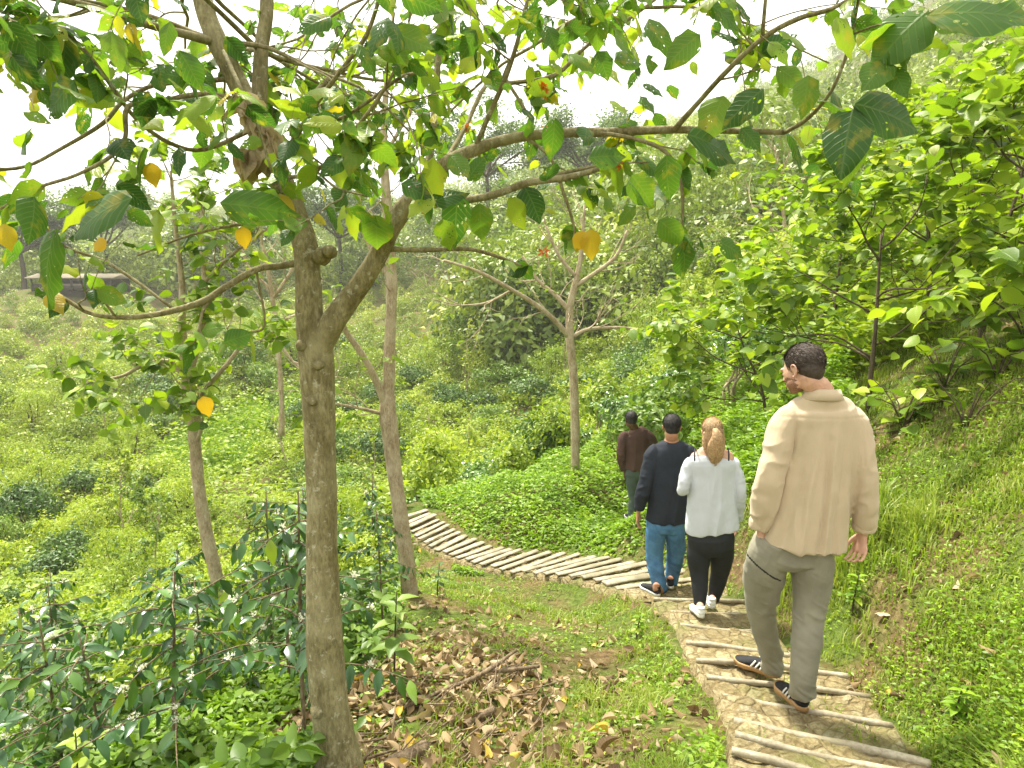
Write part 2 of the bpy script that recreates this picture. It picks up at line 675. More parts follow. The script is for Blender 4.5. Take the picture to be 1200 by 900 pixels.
def litter_w(x, y):
    """where dry leaves and bare soil show"""
    n = fb2(x, y, 2.2, 41)
    a = np.exp(-(((x + .45) / .80) ** 2 + ((y - 3.5) / 1.1) ** 2)) * 1.25
    b = np.exp(-(((x - .25) / .8) ** 2 + ((y - 3.9) / .35) ** 2)) * .8
    c = np.exp(-(((x - 1.9) / .55) ** 2 + ((y - 3.3) / .8) ** 2)) * .35
    d = np.exp(-(((x + .6) / .9) ** 2 + ((y - 5.6) / 1.2) ** 2)) * .4
    f = np.exp(-(((x + 1.3) / .45) ** 2 + ((y - 3.1) / .7) ** 2)) * .7
    return np.clip(a + b + c + d + f, 0, 1) * np.clip((n - .27) * 4.5, 0, 1)


# ground sheet
M_soil, nt = newmat('soil_and_moss')
_n1 = noise_(nt, 1.6, 5)
_n2 = noise_(nt, 18, 5, rough=.7)
_n3 = noise_(nt, .35, 3)
_soil = ramp(nt, _n2, [(.3, (.055, .035, .016)), (.5, (.13, .088, .042)), (.72, (.24, .175, .09))])
_green = ramp(nt, _n2, [(.3, (.03, .055, .008)), (.6, (.085, .14, .02)), (.75, (.13, .19, .04))])
_c = mixc(nt, ramp(nt, _n1, [(.40, (0, 0, 0)), (.58, (.85,) * 3)]), _soil, _green)
_p = N_(nt, 'ShaderNodeBsdfPrincipled', Roughness=.95)
_p.inputs['Specular IOR Level'].default_value = .1
nt.links.new(_c, _p.inputs['Base Color'])
nt.links.new(bump(nt, _n2, .8, .03), _p.inputs['Normal'])
out(nt, _p.outputs[0])

n = 420
g = np.linspace(-4.9, 4.9, n)
uu, vv = np.meshgrid(g, g)
uu, vv = uu.ravel(), vv.ravel()
rw = np.hypot(uu, vv)
rr = 5 * (np.exp(np.minimum(rw, 4.95)) - 1)
x = uu / np.maximum(rw, 1e-6) * rr
y = vv / np.maximum(rw, 1e-6) * rr
z = H(x, y)
i, j = np.meshgrid(np.arange(n - 1), np.arange(n - 1), indexing='ij')
a = (i * n + j).ravel()
Fq = np.stack([a, a + 1, a + n + 1, a + n], 1)
keep = (rw[Fq].max(1) < 4.95)
me = mesh_np('ground', np.stack([x, y, z], 1), [Fq[keep]], M_soil, smooth=True)
ground = structure(link('ground', me))

# ------------------------------------------------------------------ path: stone treads
M_stone, nt = newmat('yellow_rubble_stone')
L = nt.links.new
_g = nt.nodes.new('ShaderNodeNewGeometry')
_v = nt.nodes.new('ShaderNodeTexVoronoi')
_v.feature = 'DISTANCE_TO_EDGE'
_v.inputs['Scale'].default_value = 11
_w1 = nt.nodes.new('ShaderNodeVectorMath')
_w1.operation = 'MULTIPLY_ADD'
_nc = nt.nodes.new('ShaderNodeTexNoise')
_nc.inputs['Scale'].default_value = 5
L(_g.outputs['Position'], _nc.inputs['Vector'])
_w1.inputs[1].default_value = (.14, .14, .14)
L(_nc.outputs['Color'], _w1.inputs[0])
L(_g.outputs['Position'], _w1.inputs[2])
L(_w1.outputs[0], _v.inputs['Vector'])
_v2 = nt.nodes.new('ShaderNodeTexVoronoi')
_v2.inputs['Scale'].default_value = 11
L(_w1.outputs[0], _v2.inputs['Vector'])
_n2 = noise_(nt, 30, 5, rough=.7)
_n1 = noise_(nt, 3, 4)
_sep = nt.nodes.new('ShaderNodeSeparateColor')
L(_v2.outputs['Color'], _sep.inputs[0])
_st = ramp(nt, _sep.outputs[0], [(0, (.24, .19, .09)), (.4, (.37, .305, .15)), (.75, (.48, .41, .23)), (1, (.34, .31, .20))])
_st = mixc(nt, ramp(nt, noise_(nt, 9, 6, rough=.75), [(.40, (.9,) * 3), (.60, (0, 0, 0))]), _st, (.27, .22, .11))
_st = mixc(nt, ramp(nt, _n2, [(.38, (.8,) * 3), (.60, (0, 0, 0))]), _st, (.14, .10, .035))
_ed = ramp(nt, _v.outputs['Distance'], [(0, (.7,) * 3), (.09, (0, 0, 0))])
_c = mixc(nt, _ed, _st, (.17, .115, .04))
_c = mixc(nt, ramp(nt, _n1, [(.5, (0, 0, 0)), (.68, (.7,) * 3)]), _c, (.13, .15, .03))
_p = N_(nt, 'ShaderNodeBsdfPrincipled', Roughness=.9)
L(_c, _p.inputs['Base Color'])
_h = mixc(nt, .7, ramp(nt, _v.outputs['Distance'], [(0, (0, 0, 0)), (.12, (1, 1, 1))]), _n2)
L(bump(nt, _h, 1.0, .035), _p.inputs['Normal'])
out(nt, _p.outputs[0])

mb = MB()
for i in range(len(POLES) - 1):
    a0, b0 = POLES[i]
    a1, b1 = POLES[i + 1]
    # tread i spans pole i (upper lip behind it) to pole i+1, at pole i's level, then drops
    ea = nrm(a0 - b0) * .05
    A0, B0 = a0 + ea, b0 - ea
    A1, B1 = a1 + nrm(a1 - b1) * .05, b1 - nrm(a1 - b1) * .05
    nu, nv = 44, 14
    u, v = np.meshgrid(np.linspace(0, 1, nu), np.linspace(0, 1, nv))
    u, v = u.ravel()[:, None], v.ravel()[:, None]
    bot = A0 * (1 - u) + B0 * u
    top = A1 * (1 - u) + B1 * u
    P = bot * (1 - v) + top * v
    zz = (A1 * (1 - u) + B1 * u)[:, 2] * .75 + bot[:, 2] * .25 - .008
    nz = fbm(P * 9, 7, 3) - .5
    P[:, 2] = zz + .045 * nz + .02 * (fbm(P * 26, 17, 2) - .5)
    e = np.minimum(u[:, 0], 1 - u[:, 0])
    P[:, 2] -= np.where(e < .02, .10, 0)
    ii, jj = np.meshgrid(np.arange(nv - 1), np.arange(nu - 1), indexing='ij')
    q = (ii * nu + jj).ravel()
    fq = np.stack([q, q + 1, q + nu + 1, q + nu], 1)
    # risers at the front and the back of the tread
    R0 = P[:nu].copy(); R0[:, 2] -= .16
    R1 = P[-nu:].copy(); R1[:, 2] -= .16
    V = np.vstack([P, R0, R1])
    k = np.arange(nu - 1)
    n0 = nu * nv
    f0 = np.stack([n0 + k, n0 + k + 1, k + 1, k], 1)
    bk = n0 - nu
    f1 = np.stack([bk + k, bk + k + 1, n0 + nu + k + 1, n0 + nu + k], 1)
    mb.add(V, [fq, f0, f1])
structure(mb.obj('path', M_stone, smooth=False))

# bamboo edge poles, each its own thing
M_bam, nt = newmat('weathered_bamboo')
_oc = objcoord(nt)
_n = noise_(nt, 7, 4)
_n2 = noise_(nt, 60, 3)
_c = ramp(nt, _n, [(.3, (.22, .185, .12)), (.5, (.37, .325, .23)), (.72, (.48, .44, .33))])
_c = mixc(nt, ramp(nt, _n2, [(.38, (.5,) * 3), (.6, (0, 0, 0))]), _c, (.20, .15, .08))
_c = mixc(nt, ramp(nt, noise_(nt, 2.6, 4), [(.52, (0, 0, 0)), (.66, (.65,) * 3)]), _c, (.14, .13, .06))
_p = N_(nt, 'ShaderNodeBsdfPrincipled', Roughness=.6)
nt.links.new(_c, _p.inputs['Base Color'])
nt.links.new(bump(nt, _n2, .4, .004), _p.inputs['Normal'])
out(nt, _p.outputs[0])
ORD = ['nearest', 'second', 'third', 'fourth', 'fifth', 'sixth', 'seventh', 'eighth', 'ninth', 'tenth', 'eleventh', 'twelfth', 'thirteenth', 'fourteenth',
       'fifteenth', 'sixteenth', 'seventeenth', 'eighteenth', 'nineteenth', 'twentieth']
rg = RNG(5)
for i, (a, b) in enumerate(POLES):
    mb = MB()
    L_ = np.linalg.norm(b - a)
    k = max(5, int(L_ / .06))
    t = np.linspace(-.03, 1.03, k)
    P = a[None] * (1 - t[:, None]) + b[None] * t[:, None]
    P[:, 2] += .020 + .008 * np.sin(t * 5 + i) + rg.normal(0, .006)
    P[:, 1] += .012 * np.sin(t * 4 + 2 * i)
    P[:, :2] += rg.normal(0, .008, 2)
    R = np.full(k, .018 if i < 11 else .015) * (1 + rg.normal(0, .1))
    R = R * (1 + .16 * (np.arange(k) % 5 == 2))
    if i == 3:
        R *= 1.5
    c = P.mean(0)
    if i >= 11:
        R *= 2.9 * (1 + rg.normal(0, .12))
    tube(mb, P - c, R, 10, 2, bump=.06, seed=i)
    if i >= 11:
        mb.V[-1][:, 2] *= .36
        c = c + np.array([0, 0, .004])
    if i < 12:
        lab = 'bamboo pole edging a yellow stone step, %s from the camera' % ORD[i]
    elif i < 26:
        lab = 'thin bamboo edging pole where the path bends, %s beyond the dark-shirted man' % ORD[i - 12]
        lab = lab.replace('nearest', 'first')
    else:
        k2 = len(POLES) - 1 - i
        lab = 'thin bamboo edging pole on the far path, %s from its far end' % (ORD[k2] if k2 else 'first')
    o = mb.obj('bamboo_pole', M_bam, None, True, tuple(c))
    tag(o, lab, 'pole', 'bamboo poles edging the stepped path')
# ------------------------------------------------------------------ foliage materials
M_main = leafmat('shade_tree_leaf', [(0, (.035, .10, .022)), (.35, (.085, .19, .024)), (.65, (.18, .30, .028)), (.92, (.32, .42, .035)), (.975, (.40, .44, .035)), (.985, (.52, .42, .03)), (1, (.55, .38, .03))],
                 trans=.5, rough=.42, holes=True, veins=True, patches=.55, objvar=0)
M_yel = leafmat('yellowed_leaf', [(0, (.55, .42, .03)), (1, (.62, .36, .02))], trans=.4, veins=True, objvar=0)
M_bright = leafmat('bright_bush_leaf', [(0, (.07, .13, .010)), (.3, (.19, .28, .016)), (.6, (.31, .40, .026)), (.85, (.43, .50, .04)), (1, (.54, .53, .07))], trans=.38, objvar=.35)
M_mid = leafmat('mid_green_leaf', [(0, (.045, .10, .014)), (.4, (.11, .20, .022)), (.75, (.19, .29, .03)), (1, (.30, .39, .06))], trans=.33, objvar=.35)
M_dark = leafmat('dark_bush_leaf', [(0, (.03, .075, .014)), (.5, (.07, .145, .022)), (.85, (.13, .22, .03)), (1, (.22, .30, .05))], trans=.25, objvar=.3)
M_coffee = leafmat('coffee_leaf', [(0, (.02, .065, .022)), (.45, (.045, .12, .03)), (.78, (.10, .21, .03)), (1, (.26, .37, .03))], trans=.2, rough=.28, spec=.6, objvar=.2)
M_broad = leafmat('broad_yellowgreen_leaf', [(0, (.05, .11, .01)), (.25, (.13, .23, .014)), (.6, (.25, .37, .02)), (.9, (.38, .47, .035)), (1, (.40, .40, .14))], trans=.42, rough=.4, veins=True, objvar=.15)
M_grass = leafmat('grass_blade', [(0, (.11, .17, .02)), (.35, (.20, .29, .03)), (.65, (.30, .38, .05)), (.85, (.38, .40, .12)), (1, (.45, .37, .20))], trans=.35, objvar=0)
M_cover = leafmat('ground_cover_leaf', [(0, (.08, .17, .012)), (.4, (.17, .30, .018)), (.8, (.29, .44, .028)), (1, (.42, .50, .06))], trans=.35, objvar=0)
M_far = leafmat('hillside_leaf', [(0, (.045, .09, .012)), (.3, (.14, .21, .02)), (.6, (.26, .34, .03)), (.85, (.39, .44, .045)), (1, (.48, .46, .13))], trans=.25, objvar=.3)
M_dry = leafmat('dry_leaf', [(0, (.10, .06, .03)), (.3, (.24, .15, .07)), (.65, (.38, .27, .145)), (.92, (.50, .39, .25)), (.97, (.48, .38, .24)), (1, (.55, .38, .06))], trans=.12, rough=.7, veins=True, objvar=0)
M_rag = leafmat('bleached_dry_leaf', [(0, (.34, .25, .15)), (1, (.66, .54, .38))], trans=.2, rough=.8, veins=True, objvar=0)
M_petal = leafmat('white_coffee_petal', [(0, (.75, .74, .66)), (1, (.85, .85, .80))], trans=.2, objvar=0)
M_orange = leafmat('orange_flower_petal', [(0, (.6, .13, .02)), (1, (.75, .25, .03))], trans=.25, objvar=0)

B_main = barkmat('tan_bark', (.15, .125, .055), (.27, .23, .115), (.40, .36, .21), 22, .9, lichen=(.50, .48, .36), ring=2.2)
B_pale = barkmat('pale_bark', (.25, .19, .11), (.42, .34, .215), (.54, .47, .33), 20, .6)
B_twig = barkmat('twig_bark', (.045, .032, .02), (.085, .065, .04), (.15, .12, .075), 30, .5)
B_grey = barkmat('dry_wood', (.10, .07, .04), (.22, .16, .10), (.38, .30, .20), 25, .8)

T_quad = tmpl_quad(.5)
T_narrow = tmpl_quad(.28)
T_fat = tmpl_quad(.8, .1)
T_leaf = tmpl_leaf(.52)
T_coffee = tmpl_leaf(.42, .06, .3)
T_round = tmpl_leaf(.75, .08, .25, ((.10, .55), (.32, 1.0), (.60, .92), (.85, .48)))
T_main = [tmpl_wavy(.62, .28, .22, s, 7) for s in range(4)]
T_dry = [tmpl_wavy(.6, -.30 + .3 * s, (.55, -.35, .3, -.6)[s], 20 + s, 6) for s in range(4)]


# ------------------------------------------------------------------ growth helpers
def grow(rg, p, d, length, r0, depth, out_b, out_t, wander=.25, up=.1, kids=3, ratio=.6, spread=.8, seg=6, rend=.35, start=.3):
    """recursive branches; out_b gets (pts, radii), out_t gets (pts) of the last-level twigs"""
    p = np.array(p, float)
    d = nrm(np.array(d, float))
    P = [p.copy()]
    st = length / seg
    for k in range(seg):
        d = nrm(d + rg.normal(0, wander, 3) * .5 + np.array([0, 0, up]))
        p = p + d * st
        P.append(p.copy())
    P = np.array(P)
    R = np.linspace(r0, r0 * rend, len(P))
    out_b.append((P, R))
    if depth == 0:
        out_t.append(P)
        return
    for k in range(kids):
        t = start + (1 - start) * (k + rg.random() * .7) / kids
        i = min(int(t * seg), seg - 1)
        q = P[i] * (1 - (t * seg - i)) + P[i + 1] * (t * seg - i)
        ax = nrm(np.cross(nrm(P[i + 1] - P[i]), rg.normal(size=3)))
        dd = nrm(nrm(P[i + 1] - P[i]) + ax * spread * (.7 + .6 * rg.random()))
        grow(rg, q, dd, length * ratio * (.7 + .5 * rg.random()), R[i] * .62, depth - 1, out_b, out_t, wander, up, kids, ratio, spread, max(3, seg - 1), rend, start)
    out_t.append(P[-3:])


def twig_leaves(mb, rg, twigs, per, size, tm, droop=.3, rndf=None, jit=.5, flat=.7, svar=.35, mi=0):
    Ps, Ds, Ns = [], [], []
    for P in twigs:
        seg = np.diff(P, axis=0)
        for k in range(per):
            t = (k + rg.random() * .8) / per * len(seg)
            i = min(int(t), len(seg) - 1)
            q = P[i] + seg[i] * (t - i)
            s = nrm(seg[i])
            side = nrm(np.cross(s, [0, 0, 1.0]) + 1e-3) * (1 if k % 2 else -1)
            Ps.append(q)
            Ds.append(side + s * .6 + rg.normal(0, jit, 3) + np.array([0, 0, -droop]))
            Ns.append(np.array([0, 0, 1.0]) * flat + rg.normal(0, .35, 3))
    if not Ps:
        return
    n = len(Ps)
    S = size * (1 + rg.uniform(-svar, svar, n))
    tms = tm if isinstance(tm, list) else [tm]
    Ps, Ds, Ns = np.array(Ps), np.array(Ds), np.array(Ns)
    rnd = rg.random(n) if rndf is None else rndf(Ps, rg)
    w = rg.integers(0, len(tms), n)
    for j, t in enumerate(tms):
        k = w == j
        leaves(mb, Ps[k], Ds[k], Ns[k], S[k], t, rnd[k], mi=mi)


def lobes_leaves(mb, rg, lobes, n, size, tm, seed=0, rough=.34, gap=.38, low=-.35, droop=.5, tint=.35, svar=.4, gsc=2.2):
    """leaves over uneven lobes (cx,cy,cz,r,squash)"""
    lobes = np.array(lobes, float)
    area = lobes[:, 3] ** 2
    w = rg.choice(len(lobes), n, p=area / area.sum())
    d = rand_dirs(rg, n)
    d[:, 2] = np.where(d[:, 2] < low, -d[:, 2], d[:, 2])
    r = lobes[w, 3] * (1 - rough * rg.random(n) ** .7 * 1.6)
    P = lobes[w, :3] + d * r[:, None] * np.stack([np.ones(n), np.ones(n), lobes[w, 4]], 1)
    avg = lobes[:, 3].mean()
    P += d * ((fbm(P * (3.0 / avg), seed, 2) - .5) * avg * .9)[:, None]
    # gaps
    g = fbm(P * (gsc / avg) + 7.7, seed + 3, 2)
    keep = g > gap * rg.uniform(.75, 1.15, n)
    # drop leaves deep inside other lobes
    for l in lobes:
        q = (P - l[:3]) / np.array([1, 1, l[4]])
        keep &= np.linalg.norm(q, axis=1) > l[3] * .55
    P, d = P[keep], d[keep]
    n = len(P)
    t = nrm(np.cross(d, rand_dirs(rg, n)))
    D = t + d * .5 + np.array([0, 0, -droop])
    Nn = d * .8 + np.array([0, 0, .6]) + rg.normal(0, .45, (n, 3))
    cl = fbm(P * (4.5 / avg), seed + 8, 2)
    rnd = np.clip((1 - tint) * rg.random(n) + tint * np.clip((cl - .25) * 2, 0, 1), 0, 1)
    leaves(mb, P, D, Nn, size * (1 + rg.uniform(-svar, svar, n)), tm, rnd)


def make_bush(name, label, cat, group, seed, h, w, nl, leaf, tm, mat, bark, nlobe=8, nleaves=None, droop=.5, gap=.36, stems=4):
    rg = RNG(seed)
    t = thing(name, label, cat, group=group)
    lobes = []
    for k in range(nlobe):
        a = rg.random() * 2 * PI
        q = math.sqrt(rg.random()) * w * .33
        r = w * rg.uniform(.17, .30)
        zc = (h - r) * (1 - .55 * (q / (w * .35)) ** 2 * rg.uniform(.5, 1.1))
        lobes.append((q * math.cos(a), q * math.sin(a), max(zc, r * .6), r, rg.uniform(.75, 1.15)))
    mb = MB()
    lobes_leaves(mb, rg, lobes, nl, leaf, tm, seed, gap=gap, droop=droop)
    sp_ = []
    for k in range(34):
        l = lobes[rg.integers(len(lobes))]
        d = nrm(rg.normal(0, 1, 3) + np.array([0, 0, .8]))
        p = np.array(l[:3]) + d * l[3] * np.array([1, 1, l[4]]) * .8
        ln = rg.uniform(.10, .30) * h
        sp_.append(np.array([p, p + d * ln * .5 + [0, 0, ln * .15], p + d * ln + [0, 0, ln * .2]]))
    twig_leaves(mb, rg, sp_, 7, leaf * 1.05, tm, droop=droop * .6, flat=.5)
    mb.obj('crown', mat, t)
    mb = MB()
    for k in range(stems):
        l = lobes[k % len(lobes)]
        b = rg.normal(0, .06 * w, 2)
        P = np.array([[b[0], b[1], -.25], [b[0] * 1.5, b[1] * 1.5, h * .2], [l[0] * .6, l[1] * .6, l[2] * .6], [l[0], l[1], l[2] + l[3] * .4]])
        tube(mb, P, [.022 * h, .018 * h, .012 * h, .004 * h], 6, 3, bump=.1, seed=k)
    mb.obj('stem', bark, t, True)
    return t
# ------------------------------------------------------------------ the far wooded slopes (uncountable: one mass)
rg = RNG(31)


def crown_arrays(seed, nl, size, h=1.0):
    r = RNG(seed)
    lobes = []
    for k in range(9):
        a = r.random() * 2 * PI
        q = math.sqrt(r.random()) * .36
        rad = r.uniform(.16, .30)
        lobes.append((q * math.cos(a), q * math.sin(a), .62 * h + r.uniform(-.28, .25) - q * .4, rad, r.uniform(.7, 1)))
    m = MB()
    lobes_leaves(m, r, lobes, nl, size, T_quad, seed, gap=.34, droop=.35, svar=.6)
    return np.concatenate(m.V), np.concatenate(m.F[4]), np.concatenate(m.A)


CR = [crown_arrays(300 + s, 1100, .060, .9 + .1 * s) for s in range(4)]
CRF = [crown_arrays(340 + s, 1300, .055, .9 + .1 * s) for s in range(3)]


def in_field(x, y):
    return (((x + 15.5) / 3.6) ** 2 + ((y - 38.5) / 7.5) ** 2) < 1


def far_mass(name, n, rmin, rmax, smin, smax, arrs, seed, a0=-44, a1=44, flt=None):
    r = RNG(seed)
    V, Fx, A = [], [], []
    off = 0
    rad = np.exp(r.uniform(math.log(rmin), math.log(rmax), n))
    az = np.radians(r.uniform(a0, a1, n))
    x, y = rad * np.sin(az), rad * np.cos(az)
    keep = ~in_field(x, y)
    if flt is not None:
        keep &= flt(x, y)
    x, y = x[keep], y[keep]
    z = H(x, y)
    kind = fb2(x, y, .04, 77)
    for k in range(len(x)):
        v, f, a = arrs[r.integers(len(arrs))]
        s = r.uniform(smin, smax) * (.55 + .9 * kind[k]) * (.50 + .5 * min(1, (rad[k] - 40) / 60) + max(0, rad[k] - 60) / 260)
        th = r.random() * 2 * PI
        c, sn = math.cos(th), math.sin(th)
        q = v * s * np.array([1, 1, r.uniform(.8, 1.25)])
        V.append(np.stack([q[:, 0] * c - q[:, 1] * sn + x[k], q[:, 0] * sn + q[:, 1] * c + y[k], q[:, 2] + z[k] - .2 * s], 1))
        Fx.append(f + off)
        tint = r.normal(.08, .20) + (kind[k] - .5) * .5
        A.append(np.clip(a * .6 + .2 + tint, 0, 1))
        off += len(v)
    me = mesh_np(name, np.concatenate(V), [np.concatenate(Fx)], M_far, {'rnd': np.concatenate(A)})
    return tag(link(name, me), 'hazy mass of trees covering the far hillsides', 'woodland', kind='stuff')


def clear_shed(x, y):
    return ~((x / y > -.80) & (x / y < -.50) & (y < 96))


far_mass('hillside_forest', 3900, 48, 420, 3.2, 5.8, CRF, 91, flt=lambda x, y: clear_shed(x, y) & ((x / y > -.05) | (y > 92)))
far_mass('valley_scrub', 1500, 40, 100, 1.7, 3.0, CR, 92, a0=-42, a1=14, flt=lambda x, y: clear_shed(x, y) | (y < 78))['label'] = 'low bright scrub rising from the valley to the far woods'

# ------------------------------------------------------------------ valley bushes: single things
VB = []
g1 = 'bushes covering the valley floor'
VB.append(make_bush('leafy_bush', 'bright yellow-green rounded bush among the many filling the valley', 'bush', g1, 401, 2.0, 2.8, 3400, .12, T_quad, M_bright, B_twig))
VB.append(make_bush('leafy_bush', 'bright low spreading bush in the sea of bushes below the path', 'bush', g1, 402, 1.5, 3.2, 3600, .10, T_quad, M_bright, B_twig, 10))
VB.append(make_bush('leafy_bush', 'mid-green bushy shrub among the brighter valley bushes', 'bush', g1, 403, 2.3, 2.6, 3200, .12, T_leaf, M_mid, B_twig))
VB.append(make_bush('leafy_bush', 'dark green dense shrub among the brighter valley bushes', 'bush', g1, 404, 2.1, 2.2, 2800, .13, T_leaf, M_dark, B_twig, 7))
VB.append(make_bush('leafy_bush', 'feathery fine-leaved bright green bush in the valley', 'bush', g1, 405, 2.5, 2.9, 4200, .13, T_narrow, M_bright, B_twig, 9, droop=.9))


def canopy_limit(x, y):
    return True


rg = RNG(57)
spots = []
tries = 0
while len(spots) < 285 and tries < 9000:
    tries += 1
    yy = math.exp(rg.uniform(math.log(8.5), math.log(52)))
    px = rg.uniform(-60, 1010)
    xx = (px - 600) / 800 * yy
    if in_field(np.array([xx]), np.array([yy]))[0] or path_dist(xx, yy)[0] < 1.4:
        continue
    if ((xx + 13.2) / (yy * .13)) ** 2 < 1 and 24 < yy < 36 and -.47 < xx / yy < -.36:
        continue
    if yy < 14 and xx > -2.2 and xx < 3.5:       # the low ground cover beyond the path
        continue
    if yy < 16 and xx > 1.5 and xx < 6:
        continue
    s = (.42 + .020 * yy) * rg.uniform(.75, 1.25)
    if any((xx - a) ** 2 + (yy - b) ** 2 < (.85 * (s + c)) ** 2 for a, b, c in spots):
        continue
    spots.append((xx, yy, s))
used = set()
for xx, yy, s in spots:
    kd = fb2(xx, yy, .15, 15)[0] + rg.normal(0, .12)
    k = 3 if kd < .34 else 2 if kd < .41 else rg.choice([0, 1, 4])
    base = G(xx, yy) - np.array([0, 0, .12])
    if k not in used:
        used.add(k)
        VB[k].location = base
        VB[k].scale = (s,) * 3
    else:
        dup(VB[k], base, rg.random() * 6.28, (s, s, s * rg.uniform(.8, 1.2)))
for k in range(5):
    if k not in used:
        VB[k].location = G(-9, 14 + k)

# low fill between the bushes
def cover_mass(name, label, cat, n, fx, hmax, size, tm, mat, seed, layers=1.0, nsc=1.0, up=.9, kind='stuff', rndb=(0, 1)):
    r = RNG(seed)
    x, y = fx(r, n)
    n = len(x)
    hh = hmax(x, y)
    z = H(x, y) + hh * (1 - .75 * layers * r.random(n) ** 2)
    P = np.stack([x, y, z], 1)
    D = rand_dirs(r, n)
    D[:, 2] = np.abs(D[:, 2]) * .3 - .15
    Nn = np.array([0, 0, up]) + r.normal(0, .5, (n, 3))
    S = size * (1 + r.uniform(-.45, .45, n)) * (1 + .02 * np.clip(y - 6, 0, 30))
    cl = fb2(x, y, 2.5 * nsc, seed + 4)
    rnd = np.clip(rndb[0] + (rndb[1] - rndb[0]) * (.6 * r.random(n) + .4 * np.clip((cl - .2) * 1.7, 0, 1)), 0, 1)
    m = MB()
    leaves(m, P, D, Nn, S, tm, rnd)
    return tag(m.obj(name, mat), label, cat, kind=kind)


def polar(y0, y1, p0, p1, flt=None, pw=1.0):
    """points even in the view: depth log-uniform, sideways even"""
    def f(r, n):
        y = np.exp(r.uniform(math.log(y0), math.log(y1), n) * 1.0)
        px = r.uniform(p0, p1, n)
        x = (px - 600) / 800 * y
        k = path_dist(x, y) > .45 + .12 * r.normal(size=n)
        if flt is not None:
            k &= flt(x, y, r)
        return x[k], y[k]
    return f


cover_mass('valley_undergrowth', 'low green growth filling the ground between the valley bushes', 'undergrowth', 130000,
           polar(8, 60, -80, 1250, lambda x, y, r: ~((y < 14.5) & (x > -2.0) & (x < 4.5))), lambda x, y: (.35 + .028 * y) * (.1 + 1.4 * fb2(x, y, .7, 5)), .15, T_quad, M_bright, 61)

# young slender trees scattered over the valley floor, single things
gy = 'young slender trees scattered among the valley bushes'
YT = []
for q in range(3):
    r = RNG(700 + q)
    t = thing('young_tree', ['young slender tree with an airy bright crown among the valley bushes', 'young crooked tree with a sparse mid-green crown among the valley bushes', 'young spindly tree with a small tufted crown among the valley bushes'][q], 'tree', group=gy)
    m, ml = MB(), MB()
    ob, ot = [], []
    grow(r, [0, 0, -.3], [r.normal(0, .08), r.normal(0, .08), 1], 3.4, .045, 3 - (q > 1), ob, ot, wander=.22, up=.10, kids=5, seg=8, ratio=.42, spread=.8, start=.35)
    for Pq, Rq in ob:
        tube(m, Pq, Rq, 5, 2)
    m.obj('trunk', B_pale, t, True)
    twig_leaves(ml, r, ot, 5, .13, T_leaf, droop=.4)
    ml.obj('crown', [M_bright, M_mid, M_bright][q], t)
    YT.append(t)
rg = RNG(88)
ysp = [(-6.2, 13.5), (-9.5, 17), (-3.4, 17.5), (-13, 22), (-7.5, 23), (-1.5, 24), (-17, 29), (-10, 30), (-4, 33), (2.5, 27), (-22, 36), (-27, 44), (-11.5, 44), (-5, 47), (3, 40), (7.5, 33), (8, 24), (-3, 42), (5.5, 19), (12, 44)]
for q, (x_, y_) in enumerate(ysp):
    s_ = (.55 + .012 * y_) * rg.uniform(.8, 1.25)
    if q < 3:
        YT[q].location = G(x_, y_)
        YT[q].scale = (s_,) * 3
    else:
        dup(YT[q % 3], G(x_, y_), rg.random() * 6.28, s_)
# ------------------------------------------------------------------ foreground and middle trees
def W3(t):
    return W(*t)


def traced(mb, pts, base, n=10, sub=4, bmp=.12, seed=0):
    """pts: (px,py,Y,width_px)"""
    P = np.array([W(a, b, c) for a, b, c, d in pts]) - base
    R = np.array([d / 2 / F * c * .98 for a, b, c, d in pts])
    return tube(mb, P, R, n, sub, bump=bmp, seed=seed)


# ---- the main tree
rg = RNG(101)
base = G(*W(396, 905, 2.6)[:2])
tree = thing('shade_tree', 'thick tan-barked tree in front with a forked trunk and a rag of dried leaves', 'tree', tuple(base))
mb = MB()
bz = W(396, 905, 2.6)
trunk = [(400, 960, 2.62, 84), (397, 905, 2.6, 68), (393, 870, 2.6, 55), (387, 830, 2.6, 48), (381, 760, 2.6, 45), (378, 680, 2.6, 41), (377, 600, 2.6, 38), (375, 520, 2.6, 38),
         (373, 460, 2.6, 39), (370, 415, 2.6, 41), (363, 370, 2.6, 34), (361, 330, 2.6, 31), (358, 290, 2.62, 30), (343, 245, 2.64, 29), (322, 195, 2.66, 27),
         (300, 145, 2.7, 26), (280, 100, 2.7, 23), (255, 50, 2.7, 22), (240, 10, 2.72, 21), (232, -40, 2.75, 20), (228, -110, 2.8, 16)]
traced(mb, trunk, base, 22, 6, .10, 1)
traced(mb, [(371, 425, 2.6, 26), (384, 388, 2.58, 30), (404, 358, 2.56, 27), (428, 325, 2.54, 24), (448, 290, 2.52, 22), (465, 255, 2.5, 21), (488, 225, 2.5, 19), (520, 193, 2.5, 16), (560, 174, 2.5, 14),
            (600, 162, 2.5, 12), (650, 156, 2.48, 11), (710, 155, 2.45, 10), (780, 152, 2.4, 9), (850, 153, 2.35, 7), (920, 155, 2.3, 6)], base, 16, 5, .10, 2)
